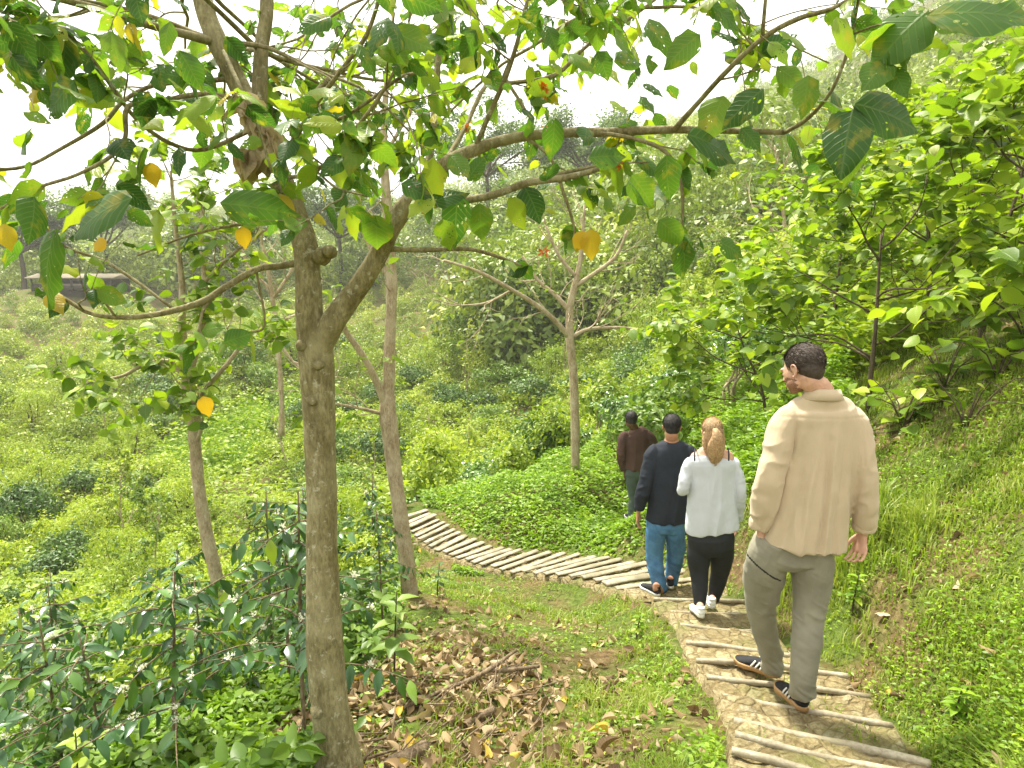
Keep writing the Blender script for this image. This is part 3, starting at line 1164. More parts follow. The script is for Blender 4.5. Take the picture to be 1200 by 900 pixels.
BR = [
    [(302, 150, 2.7, 18), (304, 110, 2.72, 18), (306, 60, 2.74, 16), (312, 15, 2.76, 15), (314, -60, 2.8, 12)],
    [(355, 300, 2.62, 22), (372, 300, 2.58, 13), (388, 294, 2.55, 10)],
    [(450, 285, 2.52, 9), (470, 262, 2.6, 9), (492, 225, 2.7, 9), (504, 180, 2.8, 9), (510, 120, 2.9, 8), (514, 60, 3.0, 7), (520, -20, 3.1, 5)],
    [(455, 292, 2.52, 7), (500, 293, 2.5, 6), (550, 292, 2.5, 5), (590, 303, 2.5, 4), (612, 312, 2.5, 2.5)],
    [(505, 240, 2.55, 9), (540, 236, 2.5, 9), (580, 228, 2.45, 9), (620, 214, 2.42, 9), (665, 208, 2.4, 8), (702, 198, 2.4, 6)],
    [(640, 212, 2.42, 4), (660, 203, 2.42, 5), (715, 192, 2.4, 3), (760, 190, 2.4, 2)],
    [(555, 177, 2.5, 6), (575, 130, 2.45, 6), (592, 92, 2.4, 6), (606, 50, 2.35, 5), (618, 0, 2.3, 4)],
    [(515, 200, 2.5, 7), (545, 150, 2.7, 5), (570, 100, 2.9, 5), (600, 97, 3.0, 5), (650, 88, 3.0, 5), (690, 52, 3.0, 4), (740, 20, 3.0, 4), (780, -10, 3.0, 3)],
    [(592, 92, 2.4, 4), (610, 120, 2.4, 4), (622, 140, 2.4, 3)],
    [(790, 152, 2.38, 7), (820, 118, 2.3, 6), (850, 85, 2.2, 6), (893, 45, 2.15, 6), (935, 22, 2.1, 6), (975, 10, 2.05, 5), (1010, -10, 2.0, 4)],
    [(893, 45, 2.15, 5), (897, 0, 2.1, 4), (900, -30, 2.1, 3)],
    [(920, 155, 2.3, 5), (945, 140, 2.2, 5), (972, 110, 2.1, 4), (990, 70, 2.05, 4), (1000, 30, 2.0, 4), (1010, -20, 1.95, 3)],
    [(700, 155, 2.45, 5), (745, 163, 2.4, 5), (780, 178, 2.38, 5), (797, 210, 2.36, 4), (800, 250, 2.36, 4), (797, 285, 2.36, 2)],
    [(615, 160, 2.5, 4), (645, 185, 2.45, 4), (660, 225, 2.4, 4), (672, 262, 2.4, 3), (672, 282, 2.4, 2)],
    [(252, 50, 2.7, 11), (225, 42, 2.6, 10), (185, 32, 2.5, 9), (140, 18, 2.4, 9), (95, 5, 2.3, 8), (50, -5, 2.25, 7), (0, -12, 2.2, 5)],
    [(272, 92, 2.7, 6), (225, 96, 2.65, 6), (180, 100, 2.6, 5), (145, 118, 2.5, 5), (120, 145, 2.45, 5), (70, 175, 2.4, 4), (30, 195, 2.35, 4), (-20, 200, 2.3, 4)],
    [(285, 118, 2.7, 6), (240, 110, 2.5, 6), (190, 118, 2.4, 5), (150, 125, 2.3, 6), (147, 160, 2.3, 5), (132, 182, 2.25, 5), (90, 205, 2.2, 4), (45, 220, 2.2, 4), (0, 245, 2.15, 3)],
    [(300, 150, 2.7, 5), (240, 175, 2.6, 5), (200, 168, 2.5, 5), (160, 140, 2.4, 5), (130, 100, 2.35, 5), (100, 60, 2.3, 4), (60, 30, 2.2, 4), (0, 20, 2.1, 3)],
    [(350, 308, 2.62, 9), (325, 312, 2.6, 8), (300, 316, 2.55, 8), (262, 338, 2.5, 8), (238, 353, 2.45, 8), (195, 366, 2.4, 7), (150, 372, 2.35, 6), (108, 368, 2.3, 5), (75, 350, 2.28, 5), (48, 338, 2.25, 3)],
    [(135, 371, 2.33, 3), (122, 352, 2.3, 3), (118, 340, 2.3, 2)],
    [(200, 360, 2.42, 3), (160, 330, 2.45, 4), (120, 305, 2.45, 4), (78, 290, 2.4, 3), (50, 262, 2.38, 2)],
    [(262, 338, 2.5, 4), (240, 360, 2.45, 4), (232, 390, 2.4, 3), (226, 408, 2.4, 2)],
    [(300, 316, 2.55, 3), (310, 380, 2.6, 3), (290, 390, 2.6, 3), (262, 402, 2.6, 2)],
    [(330, 210, 2.65, 5), (370, 200, 2.4, 5), (405, 165, 2.2, 4), (450, 105, 2.1, 4), (470, 60, 2.1, 3), (485, 0, 2.1, 3)],
    [(370, 200, 2.4, 3), (395, 220, 2.3, 3), (430, 230, 2.2, 2)],
    [(365, 140, 2.7, 3), (395, 140, 2.4, 4), (430, 120, 2.2, 4), (470, 90, 2.1, 4), (500, 85, 2.0, 3)],
    [(300, 145, 2.7, 7), (340, 150, 2.8, 7), (362, 118, 2.9, 6), (395, 85, 3.0, 6), (440, 70, 3.1, 5), (500, 40, 3.2, 4)],
    [(322, 195, 2.66, 6), (350, 155, 2.5, 6), (368, 125, 2.4, 6), (400, 82, 2.3, 5), (430, 40, 2.25, 5), (450, -20, 2.2, 4)],
    [(348, 262, 2.6, 4), (290, 262, 2.5, 4), (225, 275, 2.4, 3), (160, 300, 2.4, 2)],
    [(262, 60, 2.65, 5), (285, 110, 2.5, 5), (300, 140, 2.45, 4), (318, 200, 2.4, 3)],
]
twigs = []
brs = []
for k, b in enumerate(BR):
    P, R = traced(mb, b, base, 7, 4, .10, 10 + k)
    m = len(P)
    if k in (1,):
        continue
    P = P + base
    L_ = np.linalg.norm(np.diff(P, axis=0), axis=1).sum()
    for q in range(int(L_ / .19)):
        i = rg.integers(int(m * .25), m)
        if P[i][2] < 2.02 and rg.random() < .80:
            continue
        d = nrm(rg.normal(size=3) * np.array([1, 1, .5])) + nrm(P[i] - P[max(i - 3, 0)]) * .8
        ob, ot = [], []
        grow(rg, P[i], d, rg.uniform(.14, .38), .0035, 1, ob, ot, wander=.4, up=-.02, kids=2, seg=5)
        brs += ob
        twigs += ot
    twigs.append(P[-6:])
# limbs above and around
top = np.array([W(236, -20, 2.74), W(314, -60, 2.8), W(255, 50, 2.7), W(520, -20, 3.1), W(700, 10, 3.0), W(305, 60, 2.74)])
for k in range(20):
    s = top[k % len(top)]
    az = k * 2.4 + rg.normal(0, .3)
    d = np.array([math.sin(az), math.cos(az), rg.uniform(-.15, .25)])
    ob, ot = [], []
    grow(rg, s, d, rg.uniform(.8, 1.6), .010, 2, ob, ot, wander=.3, up=-.03, kids=4, seg=7, ratio=.5)
    ok = [t for t in ot if t[:, 2].min() > 1.95 and np.hypot(t[:, 0], t[:, 1]).min() > 1.3]
    twigs += ok
    brs += [b for b in ob if b[0][:, 2].min() > 1.95 and np.hypot(b[0][:, 0], b[0][:, 1]).min() > 1.25]
for P, R in brs:
    tube(mb, P - base, R, 5, 2, seed=3)
# knots on the trunk
for (px, py, r) in ((372, 428, 9), (352, 405, 7), (366, 470, 8), (384, 295, 8), (372, 835, 10), (374, 300, 10)):
    c = W(px, py, 2.53) - base
    tube(mb, [c + [0, .05, 0], c + [0, .01, 0], c + [0, -.012, .002]], [r / 300, r / 330, r / 600], 9, 3, bump=.4, seed=px)
mb.obj('trunk', B_main, tree, True)


def main_leaves(seed):
    mbl = MB()
    r = RNG(seed)
    # dark and bright green, whole and yellow leaves by chance
    tw = [t - base for t in twigs]
    twig_leaves(mbl, r, tw, 3, .080, T_main, droop=.45, jit=.55, flat=.5, svar=.5)
    return mbl


mbl = main_leaves(7)
KEYL = [(155, 232, 58, 262, 1.9, .5, .2), (258, 238, 342, 246, 2.2, .45, .3), (1086, 18, 1196, 22, 1.75, .55, .25), (1088, 12, 1028, 62, 1.8, .8, .35), (1002, 122, 1078, 142, 1.9, .7, .12),
        (1000, 128, 966, 204, 1.9, .6, .05), (1003, 150, 998, 216, 1.95, .5, .6), (1040, 70, 1002, 104, 1.85, .7, .4), (947, 88, 938, 136, 2.0, .6, .55), (895, 104, 848, 140, 2.0, .6, .1),
        (930, 158, 952, 172, 2.1, .5, .97), (868, 150, 890, 176, 2.1, .7, .3), (806, 158, 884, 172, 2.15, .6, .12), (760, 22, 790, 64, 2.1, .6, .4), (650, 138, 648, 186, 2.3, .5, .35),
        (536, 226, 532, 288, 2.3, .5, .1), (548, 212, 566, 182, 2.3, .6, .3), (508, 184, 498, 240, 2.2, .65, .93), (441, 252, 440, 292, 2.4, .9, .5), (412, 244, 413, 282, 2.4, .4, .92),
        (800, 282, 812, 330, 2.3, .6, .25), (842, 283, 876, 298, 2.3, .6, .35), (772, 258, 806, 284, 2.3, .6, .45), (562, 238, 564, 282, 2.4, .6, .5), (596, 232, 622, 266, 2.4, .6, .88),
        (66, 268, 14, 362, 1.9, .35, .35), (232, 402, 208, 406, 2.4, .8, .4), (236, 388, 262, 380, 2.4, .7, .5), (262, 402, 292, 390, 2.5, .7, .3), (250, 405, 240, 432, 2.5, .5, .4),
        (186, 246, 168, 292, 2.3, .6, .9), (210, 60, 235, 100, 2.1, .6, .3), (30, 30, 62, 66, 2.0, .7, .3), (88, 95, 50, 130, 2.0, .7, .2), (200, 25, 190, 62, 2.0, .5, .45),
        (455, 20, 430, 60, 2.0, .7, .15), (480, 35, 440, 20, 2.0, .7, .2), (388, 20, 352, 42, 2.1, .6, .2), (640, 30, 655, 62, 2.3, .6, .3), (700, 60, 712, 92, 2.3, .7, .3), (720, 70, 760, 62, 2.3, .6, .4),
        (830, 5, 872, 30, 2.0, .6, .3), (820, 40, 780, 72, 2.0, .6, .45), (640, 245, 654, 248, 2.3, .5, .97), (560, 35, 540, 66, 2.2, .6, .3), (980, 20, 1005, 62, 1.9, .6, .8), (1005, 40, 1018, 66, 1.9, .5, .97),
        (470, 215, 508, 232, 2.1, .5, .15), (500, 240, 545, 216, 2.2, .5, .1), (390, 180, 405, 218, 2.3, .6, .9), (690, 185, 735, 178, 2.2, .6, .3), (740, 205, 768, 240, 2.25, .7, .5), (745, 240, 720, 262, 2.3, .6, .5)]
# more big leaves hanging from the outer branches
big = []
for k, b_ in enumerate(BR):
    for (px, py, Y, w_) in b_:
        if (px < 270 and py < 250) or (py < 90 and px > 430) or (px > 640 and py < 300):
            big.append((px, py, Y))
for k in range(85):
    i = rg.integers(len(big))
    px, py, Y = big[i]
    p = W(px + rg.normal(0, 26), py + rg.normal(0, 20), Y + rg.normal(0, .22))
    if np.hypot(p[0], p[1]) < 2.15:
        continue
    d = nrm(np.array([rg.normal(0, .7), rg.normal(0, .5), -.35 + rg.normal(0, .35)]))
    leaves(mbl, [p - base], [d], [np.array([rg.normal(0, .5), -.35, .8]) + rg.normal(0, .3, 3)], [rg.uniform(.09, .16)], T_main[rg.integers(4)], np.array([rg.random() ** 1.3 * .95]), wscale=[rg.uniform(.85, 1.3)])
for a, b, c, d, Y, wd_, rn in KEYL:
    p = W(a, b, Y)
    q = W(c, d, Y)
    sz = np.linalg.norm(q - p) * 1.06
    nn = np.array([rg.normal(0, .3), -1, .55 + rg.normal(0, .2)])
    leaves(mbl, [p - base], [q - p + np.array([0, rg.normal(0, .3) * sz, 0])], [nn], [sz], T_main[rg.integers(4)], np.array([rn]), wscale=[wd_ / .62 * 1.1])
mbl.obj('crown', M_main, tree)
mb = MB()
for px, py, Y in ((512, 205, 2.4), (720, 160, 2.4), (735, 192, 2.4), (640, 100, 2.5), (700, 268, 2.4)):
    pass
# yellow leaves and small orange flowers
for a, b, c, d, Y in ((284, 265, 286, 288, 2.5), (692, 268, 696, 300, 2.35), (684, 270, 677, 292, 2.35), (238, 464, 243, 486, 2.5), (5, 262, 8, 290, 2.1), (125, 282, 108, 290, 2.3), (176, 190, 180, 215, 2.3)):
    p, q = W(a, b, Y), W(c, d, Y)
    mbl = MB()
    leaves(mbl, [p - base], [q - p], [[.2, -1, .4]], [np.linalg.norm(q - p) * 1.2], T_main[1], np.array([rg.random()]), wscale=[1.1])
    mbl.obj('yellow_leaf', M_yel, tree)
mbl = MB()
for a, b, Y in ((636, 103, 2.6), (640, 108, 2.6), (722, 188, 2.4), (716, 190, 2.4), (728, 192, 2.4), (636, 296, 2.4), (500, 246, 2.4), (547, 150, 2.7), (640, 150, 2.6)):
    p = W(a, b, Y) - base
    n = 14
    leaves(mbl, p + rg.normal(0, .006, (n, 3)), rand_dirs(rg, n), rand_dirs(rg, n), np.full(n, .020), T_quad, rg.random(n))
mbl.obj('orange_blossom', M_orange, tree)
# rag of dried leaves tied round the fork
mbl = MB()
for k in range(46):
    t = rg.random()
    a, b = 284 + 34 * t + rg.normal(0, 5), 104 + 62 * t
    p = W(a, b, 2.60 - .02 * rg.random())
    leaves(mbl, [p - base], [[rg.normal(0, .35), rg.normal(0, .2), -1]], [[rg.normal(0, .6), -1, rg.normal(0, .4)]], [rg.uniform(.05, .10)], T_dry[rg.integers(4)], np.array([rg.uniform(.55, .95)]))
for k in range(10):
    p = W(292 + rg.normal(0, 5), 175, 2.58)
    leaves(mbl, [p - base], [[rg.normal(0, .2), rg.normal(0, .2), -1]], [[rg.normal(0, .6), -1, 0]], [rg.uniform(.09, .14)], T_dry[rg.integers(4)], np.array([rg.uniform(.3, .8)]))
mbl.obj('dried_leaf_bundle', M_rag, tree, True)


# ---- thinner trees
def thin_tree(label, pts, forks, leafcfg, seed, bark, twn, kind='slender_tree', leafm=None, twl=(.35, .8), up=.12, kids=3, depth=1, minpy=0.2):
    r = RNG(seed)
    b0 = W(*pts[0][:3])
    bs = np.array([b0[0], b0[1], min(b0[2], H(b0[0], b0[1])[0])])
    t = thing(kind, label, 'tree', tuple(bs))
    m = MB()
    P, R = traced(m, [(pts[0][0], pts[0][1] + 40, pts[0][2], pts[0][3] * 1.3)] + pts, bs, 12, 5, .14, seed)
    tw, bb = [], []
    lines = [P + bs]
    for f in forks:
        Q, _ = traced(m, f, bs, 7, 4, .12, seed + 1)
        lines.append(Q + bs)
    for li, Q in enumerate(lines):
        k0 = int(len(Q) * (minpy + .25 if li == 0 else minpy))
        for k in range(twn if li else twn * 2):
            i = r.integers(k0, len(Q))
            d = nrm(Q[i] - Q[max(i - 4, 0)]) + r.normal(0, .8, 3) * [1, 1, .6]
            ob, ot = [], []
            grow(r, Q[i], d, r.uniform(*twl), .006 * b0[1] / 6.5, depth, ob, ot, wander=.45, up=up, kids=kids, seg=5)
            bb += ob
            tw += ot
    for Pq, Rq in bb:
        tube(m, Pq - bs, Rq, 5, 2)
    m.obj('trunk', bark, t, True)
    if leafcfg:
        frac, per, size, tm = leafcfg
        sel = [q - bs for q in tw if r.random() < frac]
        ml = MB()
        twig_leaves(ml, r, sel, per, size, tm, droop=.35)
        ml.obj('crown', leafm or M_mid, t)
    return t


thin_tree('pale slender tree just behind the front trunk, its bark flaking at the fork',
          [(480, 693, 6.2, 22), (474, 640, 6.2, 20), (463, 560, 6.2, 18), (455, 490, 6.2, 22), (455, 460, 6.2, 16), (457, 400, 6.2, 13), (459, 330, 6.2, 13), (455, 260, 6.2, 11), (450, 180, 6.2, 9), (452, 110, 6.2, 7), (460, 20, 6.2, 4)],
          [[(453, 480, 6.2, 10), (440, 445, 6.1, 9), (424, 415, 6.0, 8), (404, 386, 5.9, 7), (392, 350, 5.8, 5)],
           [(458, 330, 6.2, 6), (440, 300, 6.2, 5), (425, 270, 6.2, 4), (420, 200, 6.2, 3)],
           [(452, 180, 6.2, 5), (475, 140, 6.3, 4), (500, 90, 6.4, 3)],
           [(448, 485, 6.2, 5), (420, 478, 6.0, 4), (385, 472, 5.9, 3)]],
          (.35, 4, .11, T_leaf), 201, B_pale, 5)
thin_tree('thin tan tree left of the front trunk with a kinked fork and sparse bright leaves',
          [(262, 712, 6.6, 17), (250, 660, 6.6, 16), (237, 600, 6.6, 15), (230, 540, 6.6, 14), (226, 490, 6.6, 13), (219, 440, 6.6, 13), (214, 390, 6.6, 9), (213, 330, 6.6, 7), (205, 260, 6.6, 5), (200, 200, 6.6, 3)],
          [[(220, 445, 6.6, 10), (229, 412, 6.6, 9), (238, 375, 6.5, 8), (240, 330, 6.5, 7), (236, 280, 6.4, 5), (240, 220, 6.4, 4)],
           [(216, 440, 6.6, 7), (198, 424, 6.6, 6), (170, 427, 6.5, 6), (145, 440, 6.4, 4), (120, 445, 6.4, 3)],
           [(227, 478, 6.6, 7), (246, 450, 6.6, 6), (268, 425, 6.5, 5), (285, 400, 6.5, 4)],
           [(240, 330, 6.5, 5), (270, 300, 6.4, 4), (310, 270, 6.3, 3)],
           [(230, 520, 6.6, 5), (236, 500, 6.5, 5), (232, 485, 6.5, 3)]],
          (.85, 5, .115, T_round), 202, B_pale, 8, leafm=M_broad, minpy=.3)
thin_tree('pale bare tree standing in the middle behind the bend of the path',
          [(674, 560, 11, 11), (674, 500, 11, 11), (672, 440, 11, 10), (668, 395, 11, 10), (668, 360, 11, 9), (676, 325, 11, 7), (682, 290, 11, 5), (685, 240, 11, 3)],
          [[(667, 395, 11, 7), (650, 375, 10.9, 6), (625, 355, 10.8, 6), (592, 335, 10.6, 5), (560, 318, 10.5, 4), (520, 305, 10.4, 3)],
           [(670, 395, 11, 6), (690, 386, 11, 5), (725, 384, 11, 4), (765, 388, 11, 3)],
           [(675, 335, 11, 6), (700, 318, 11, 5), (722, 300, 11, 4), (735, 270, 11, 3)],
           [(668, 365, 11, 6), (650, 345, 11, 5), (630, 328, 11, 4), (612, 300, 11, 3)],
           [(600, 340, 10.7, 3), (570, 355, 10.6, 3), (540, 358, 10.5, 2)],
           [(676, 325, 11, 5), (655, 300, 11, 4), (640, 265, 11, 3)]],
          (.10, 3, .13, T_leaf), 203, B_pale, 5, twl=(.5, 1.2))
thin_tree('leafless pale tree on the slope below the broad-leaved trees',
          [(925, 345, 22, 6), (922, 300, 22, 5), (918, 250, 22, 4), (912, 210, 22, 3), (908, 170, 22, 2)],
          [[(920, 290, 22, 4), (900, 265, 22, 3), (880, 240, 22, 2)], [(921, 310, 22, 4), (940, 280, 22, 3), (950, 250, 22, 2)], [(920, 300, 22, 3), (895, 300, 22, 3), (875, 290, 22, 2)]],
          None, 204, B_pale, 5, twl=(.8, 1.8))
thin_tree('bare twiggy grey tree left of the front trunk fork, beyond the thin tan tree',
          [(330, 470, 12, 6), (325, 400, 12, 6), (318, 340, 12, 5), (308, 290, 12, 4), (300, 250, 12, 3)],
          [[(320, 350, 12, 4), (340, 320, 12, 4), (352, 290, 12, 3)], [(322, 380, 12, 4), (345, 370, 12, 3), (365, 372, 12, 2)], [(318, 340, 12, 4), (290, 310, 12, 3), (275, 260, 12, 3)],
           [(325, 400, 12, 4), (350, 430, 12, 3), (380, 445, 12, 2)]],
          (.12, 3, .12, T_leaf), 205, B_pale, 6, twl=(.5, 1.2), leafm=M_broad)

# ---- broad-leaved small trees on the right bank
def broad_tree(label, px, py, Y, h, lean, seed, nb=6, size=.16, spread=1.1, group=None):
    r = RNG(seed)
    b0 = W(px, py, Y)
    bs = G(b0[0], b0[1])
    t = thing('broadleaf_tree', label, 'tree', tuple(bs), group=group)
    m = MB()
    ob, ot = [], []
    P = np.array([[0, 0, -.3], [lean * .1, 0, h * .18], [lean * .3, 0, h * .4], [lean * .7, .05, h * .62], [lean, .1, h * .85]])
    ob.append((P, np.array([.032, .028, .022, .016, .009]) * h / 2.4))
    for k in range(nb):
        i = 1 + (k * 3) // nb
        f = r.random()
        q = P[i] * (1 - f) + P[i + 1] * f
        az = k * 2.4 + r.normal(0, .4)
        d = np.array([math.sin(az), math.cos(az), r.uniform(.15, .9)])
        grow(r, q, d, spread * r.uniform(.7, 1.2), .012, 2, ob, ot, wander=.28, up=.02, kids=4, seg=6, ratio=.58)
    for Pq, Rq in ob:
        tube(m, Pq, Rq, 6, 2, bump=.1)
    m.obj('trunk', B_twig, t, True)
    ml = MB()
    twig_leaves(ml, r, ot, 6, size * .86, T_round, droop=.30, jit=.4, flat=1.0, svar=.45)
    ml.obj('crown', M_broad, t)
    return t


broad_tree('broad-leaved yellow-green tree behind the man in beige, its thin trunk in view', 1022, 412, 6.6, 2.05, .05, 301, 9, .15, 1.1)
broad_tree('broad-leaved tree with several leaning stems at the right edge of the bank', 1148, 400, 6.8, 2.2, .35, 302, 9, .16, 1.2)
broad_tree('tall leafy tree rising over the right bank, farther back than its neighbours', 1090, 350, 9.0, 2.6, -.2, 303, 11, .16, 1.5)
broad_tree('low arching broad-leaved tree left of the beige man\'s head', 905, 420, 9.0, 1.9, -.5, 304, 8, .15, 1.2)
broad_tree('bushy broad-leaved tree cut off by the right border of the view', 1235, 470, 5.6, 1.9, -.1, 305, 9, .16, 1.0)
broad_tree('small broad-leaved tree at the top of the right bank below the hill', 980, 330, 12.0, 2.5, .1, 306, 9, .18, 1.5)
broad_tree('broad-leaved tree high on the bank behind the leaning stems', 1190, 300, 10.0, 2.2, .1, 307, 10, .17, 1.5)

# low big-leaved plants under them
r = RNG(66)
g2 = 'big-leaved plants along the foot of the right bank trees'
for k, (px, py, Y, n, sz) in enumerate(((1000, 470, 6.0, 26, .15), (1060, 478, 5.8, 34, .16), (1105, 470, 6.0, 30, .15), (1165, 478, 5.6, 30, .15), (1130, 520, 5.2, 22, .11), (960, 450, 7, 30, .15), (1200, 450, 5.8, 34, .16))):
    b0 = W(px, py, Y)
    bs = G(b0[0], b0[1])
    t = thing('big_leaved_plant', ['big-leaved plant right behind the beige man\'s collar', 'big-leaved plant with pale drooping leaves beside the beige man\'s shoulder', 'spreading big-leaved plant under the thin trunk of the bank tree',
                                   'big-leaved plant below the leaning stems on the bank', 'small big-leaved plant standing lowest on the grassy bank', 'big-leaved plant between the beige man\'s head and the bank', 'big-leaved plant nearest the right border of the view'][k], 'plant', tuple(bs), group=g2)
    m, ml = MB(), MB()
    tw = []
    for q in range(7):
        az = q * 2.4
        P = np.array([[0, 0, -.05], [math.sin(az) * .1, math.cos(az) * .1, .18], [math.sin(az) * .3, math.cos(az) * .3, r.uniform(.22, .45)], [math.sin(az) * .5, math.cos(az) * .5, r.uniform(.15, .45)]])
        tube(m, P, [.008, .006, .004, .002], 5, 2)
        tw.append(P)
    m.obj('stem', B_twig, t, True)
    twig_leaves(ml, r, tw, max(3, n // 6), sz, T_round, droop=.2, jit=.4, flat=1)
    ml.obj('crown', M_broad, t)

# ---- tall spreading trees on the far skyline
M_sky = leafmat('hazy_tree_leaf', [(0, (.05, .10, .025)), (.6, (.10, .17, .04)), (1, (.18, .25, .06))], trans=.35)
g3 = 'umbrella-crowned trees on the far skyline'
SK = [('umbrella tree on the skyline at the far left border', 20, 262, 95, 13, 14), ('wide umbrella tree above the long dark shed', 120, 250, 100, 14, 18), ('umbrella tree between the shed and the front trunk', 262, 262, 98, 13, 14),
      ('hazy umbrella tree seen right behind the front trunk', 395, 222, 95, 12, 15), ('tall wispy umbrella tree over the middle of the valley skyline', 570, 112, 92, 17, 18), ('tall wispy umbrella tree beside its taller twin in the middle skyline', 690, 140, 95, 15, 16)]
for k, (lab, px, py, Y, hh, wd_) in enumerate(SK):
    r = RNG(500 + k)
    tp = W(px, py, Y)
    gz = float(H(tp[0], tp[1])[0])
    hgt = max(tp[2] - gz, 8)
    t = thing('umbrella_tree', lab, 'tree', (tp[0], tp[1], gz), group=g3)
    m, ml = MB(), MB()
    ob, ot = [], []
    tube(m, [[0, 0, -1], [.2, 0, hgt * .3], [0, 0, hgt * .55]], [.38, .3, .24], 8, 3, bump=.1)
    for q in range(7):
        az = q * .9 + r.normal(0, .2)
        grow(r, [0, 0, hgt * .55], [math.sin(az), math.cos(az), .75], wd_ * .42, .16, 2, ob, ot, wander=.25, up=.02, kids=4, seg=5, ratio=.5, spread=.7)
    for Pq, Rq in ob:
        tube(m, Pq, Rq, 5, 2)
    m.obj('trunk', B_twig, t, True)
    cs = np.concatenate([q[-2:] for q in ot])
    n = 9500
    ci = r.integers(0, len(cs), n)
    P = cs[ci] + r.normal(0, 1, (n, 3)) * [.9, .9, .28]
    leaves(ml, P, rand_dirs(r, n) * [1, 1, .4], np.array([0, 0, 1.0]) + r.normal(0, .4, (n, 3)), .34 + .25 * r.random(n), T_quad, r.random(n))
    ml.obj('crown', M_sky, t)

# ---- the long shed far across the valley
p = W(95, 330, 88)
gz = float(H(p[0], p[1])[0])
gz = max(gz, p[2] - .6)
t = thing('shed', 'long low shed with a pale roof edge and dark open side, far across the valley', 'shed', (p[0], p[1], gz))
M_roof = simplemat('pale_roof_sheet', (.22, .19, .13), .8, .3, .15, 3)
M_dk = simplemat('dark_boards', (.05, .04, .035), .8, .2, .3, 3)


def boxmb(m, c, d):
    c, d = np.array(c, float), np.array(d, float) / 2
    V = [c + d * np.array([a, b, e]) for e in (-1, 1) for a, b in ((-1, -1), (1, -1), (1, 1), (-1, 1))]
    m.add(np.array(V), [np.array([[3, 2, 1, 0], [4, 5, 6, 7], [0, 1, 5, 4], [1, 2, 6, 5], [2, 3, 7, 6], [3, 0, 4, 7]])])


m = MB()
V = np.array([[-6.5, -3, 1.75], [6.5, -3, 1.75], [6.5, 0, 2.6], [-6.5, 0, 2.6], [6.5, 3, 1.75], [-6.5, 3, 1.75], [-6.5, -3, 1.55], [6.5, -3, 1.55], [6.5, 3, 1.55], [-6.5, 3, 1.55]])
m.add(V, [np.array([[0, 1, 2, 3], [3, 2, 4, 5], [6, 7, 1, 0], [8, 9, 5, 4], [9, 8, 7, 6]]), np.array([[7, 8, 4], [7, 4, 2], [7, 2, 1], [9, 6, 0], [9, 0, 3], [9, 3, 5]])])
m.obj('roof', M_roof, t)
m = MB()
boxmb(m, (0, 2.4, .2), (12, .2, 2.7))
boxmb(m, (0, -2.2, -.2), (12, .15, 1.4))
m.obj('wall', M_dk, t)
t.scale = (.85, .8, .62)
for q in range(5):
    m = MB()
    boxmb(m, (-5.8 + q * 2.9, -2.5, .2), (.18, .18, 2.7))
    m.obj('post', M_dk, t)

# ---- fallen wood
WD = [('long fallen branch leaning up through the dead-leaf pile', [(470, 822, 3.45, 6), (520, 790, 3.65, 8), (565, 765, 3.85, 8), (605, 735, 4.15, 5)], .12),
      ('forked grey stick lying across the top of the leaf pile', [(545, 762, 3.95, 6), (590, 752, 4.0, 8), (632, 741, 4.1, 6)], .05),
      ('thick broken branch end poking from the middle of the leaf pile', [(525, 860, 3.15, 7), (548, 838, 3.3, 11), (578, 816, 3.45, 13)], .05),
      ('pale cut log half buried in leaves at the foot of the front tree', [(452, 908, 2.75, 22), (478, 890, 2.85, 24), (498, 876, 2.95, 24)], .02),
      ('thin stick running from the front trunk along the ground', [(400, 880, 2.72, 5), (440, 873, 2.85, 5), (475, 870, 2.95, 3)], .03),
      ('crooked thin stick left of the leaf pile', [(425, 850, 3.1, 5), (455, 846, 3.15, 5), (462, 832, 3.25, 5), (470, 822, 3.3, 3)], .02),
      ('slim pale stick crossing the dead leaves toward the hump', [(455, 770, 3.9, 4), (500, 775, 3.8, 5), (548, 768, 3.85, 3)], .02)]
for k, (lab, pts, lift) in enumerate(WD):
    P = []
    for a, b, c, d in pts:
        q = W(a, b, c)
        q[2] = max(q[2], 0 * q[2] + H(q[0], q[1])[0] + .015) if abs(q[2] - H(q[0], q[1])[0]) < .25 else H(q[0], q[1])[0] + lift
        P.append(q)
    P = np.array(P)
    g0, g1 = H(P[0, 0], P[0, 1])[0] + .03, H(P[-1, 0], P[-1, 1])[0] + .03 + lift
    P[:, 2] = np.maximum(g0 + (g1 - g0) * np.linspace(0, 1, len(P)), [H(x_, y_)[0] + .02 for x_, y_ in P[:, :2]])
    c = P.mean(0)
    m = MB()
    tube(m, P - c, [d / 2.6 / F * cc for a, b, cc, d in pts], 9, 5, bump=.25, seed=k)
    tag(m.obj('fallen_branch', B_grey, None, True, tuple(c)), lab, 'branch', 'dead branches lying at the foot of the front tree')
# twig heap
m = MB()
r = RNG(44)
for k in range(130):
    q = hit(r.uniform(430, 640), r.uniform(740, 900))
    if litter_w(q[0], q[1])[0] < .25:
        continue
    a = r.normal(.9, .5)
    ln = r.uniform(.06, .40)
    d = np.array([math.cos(a), math.sin(a), r.normal(0, .2)]) * ln
    q = np.array([q[0], q[1], H(q[0], q[1])[0] + r.uniform(.015, .09)])
    tube(m, [q - d / 2, q + [0, 0, r.normal(0, .01)], q + d / 2], [.0045, .004, .0025], 5, 2, bump=.2, seed=k)
tag(m.obj('twig_litter', B_grey), 'small broken twigs mixed into the dead leaves', 'twigs', kind='stuff')

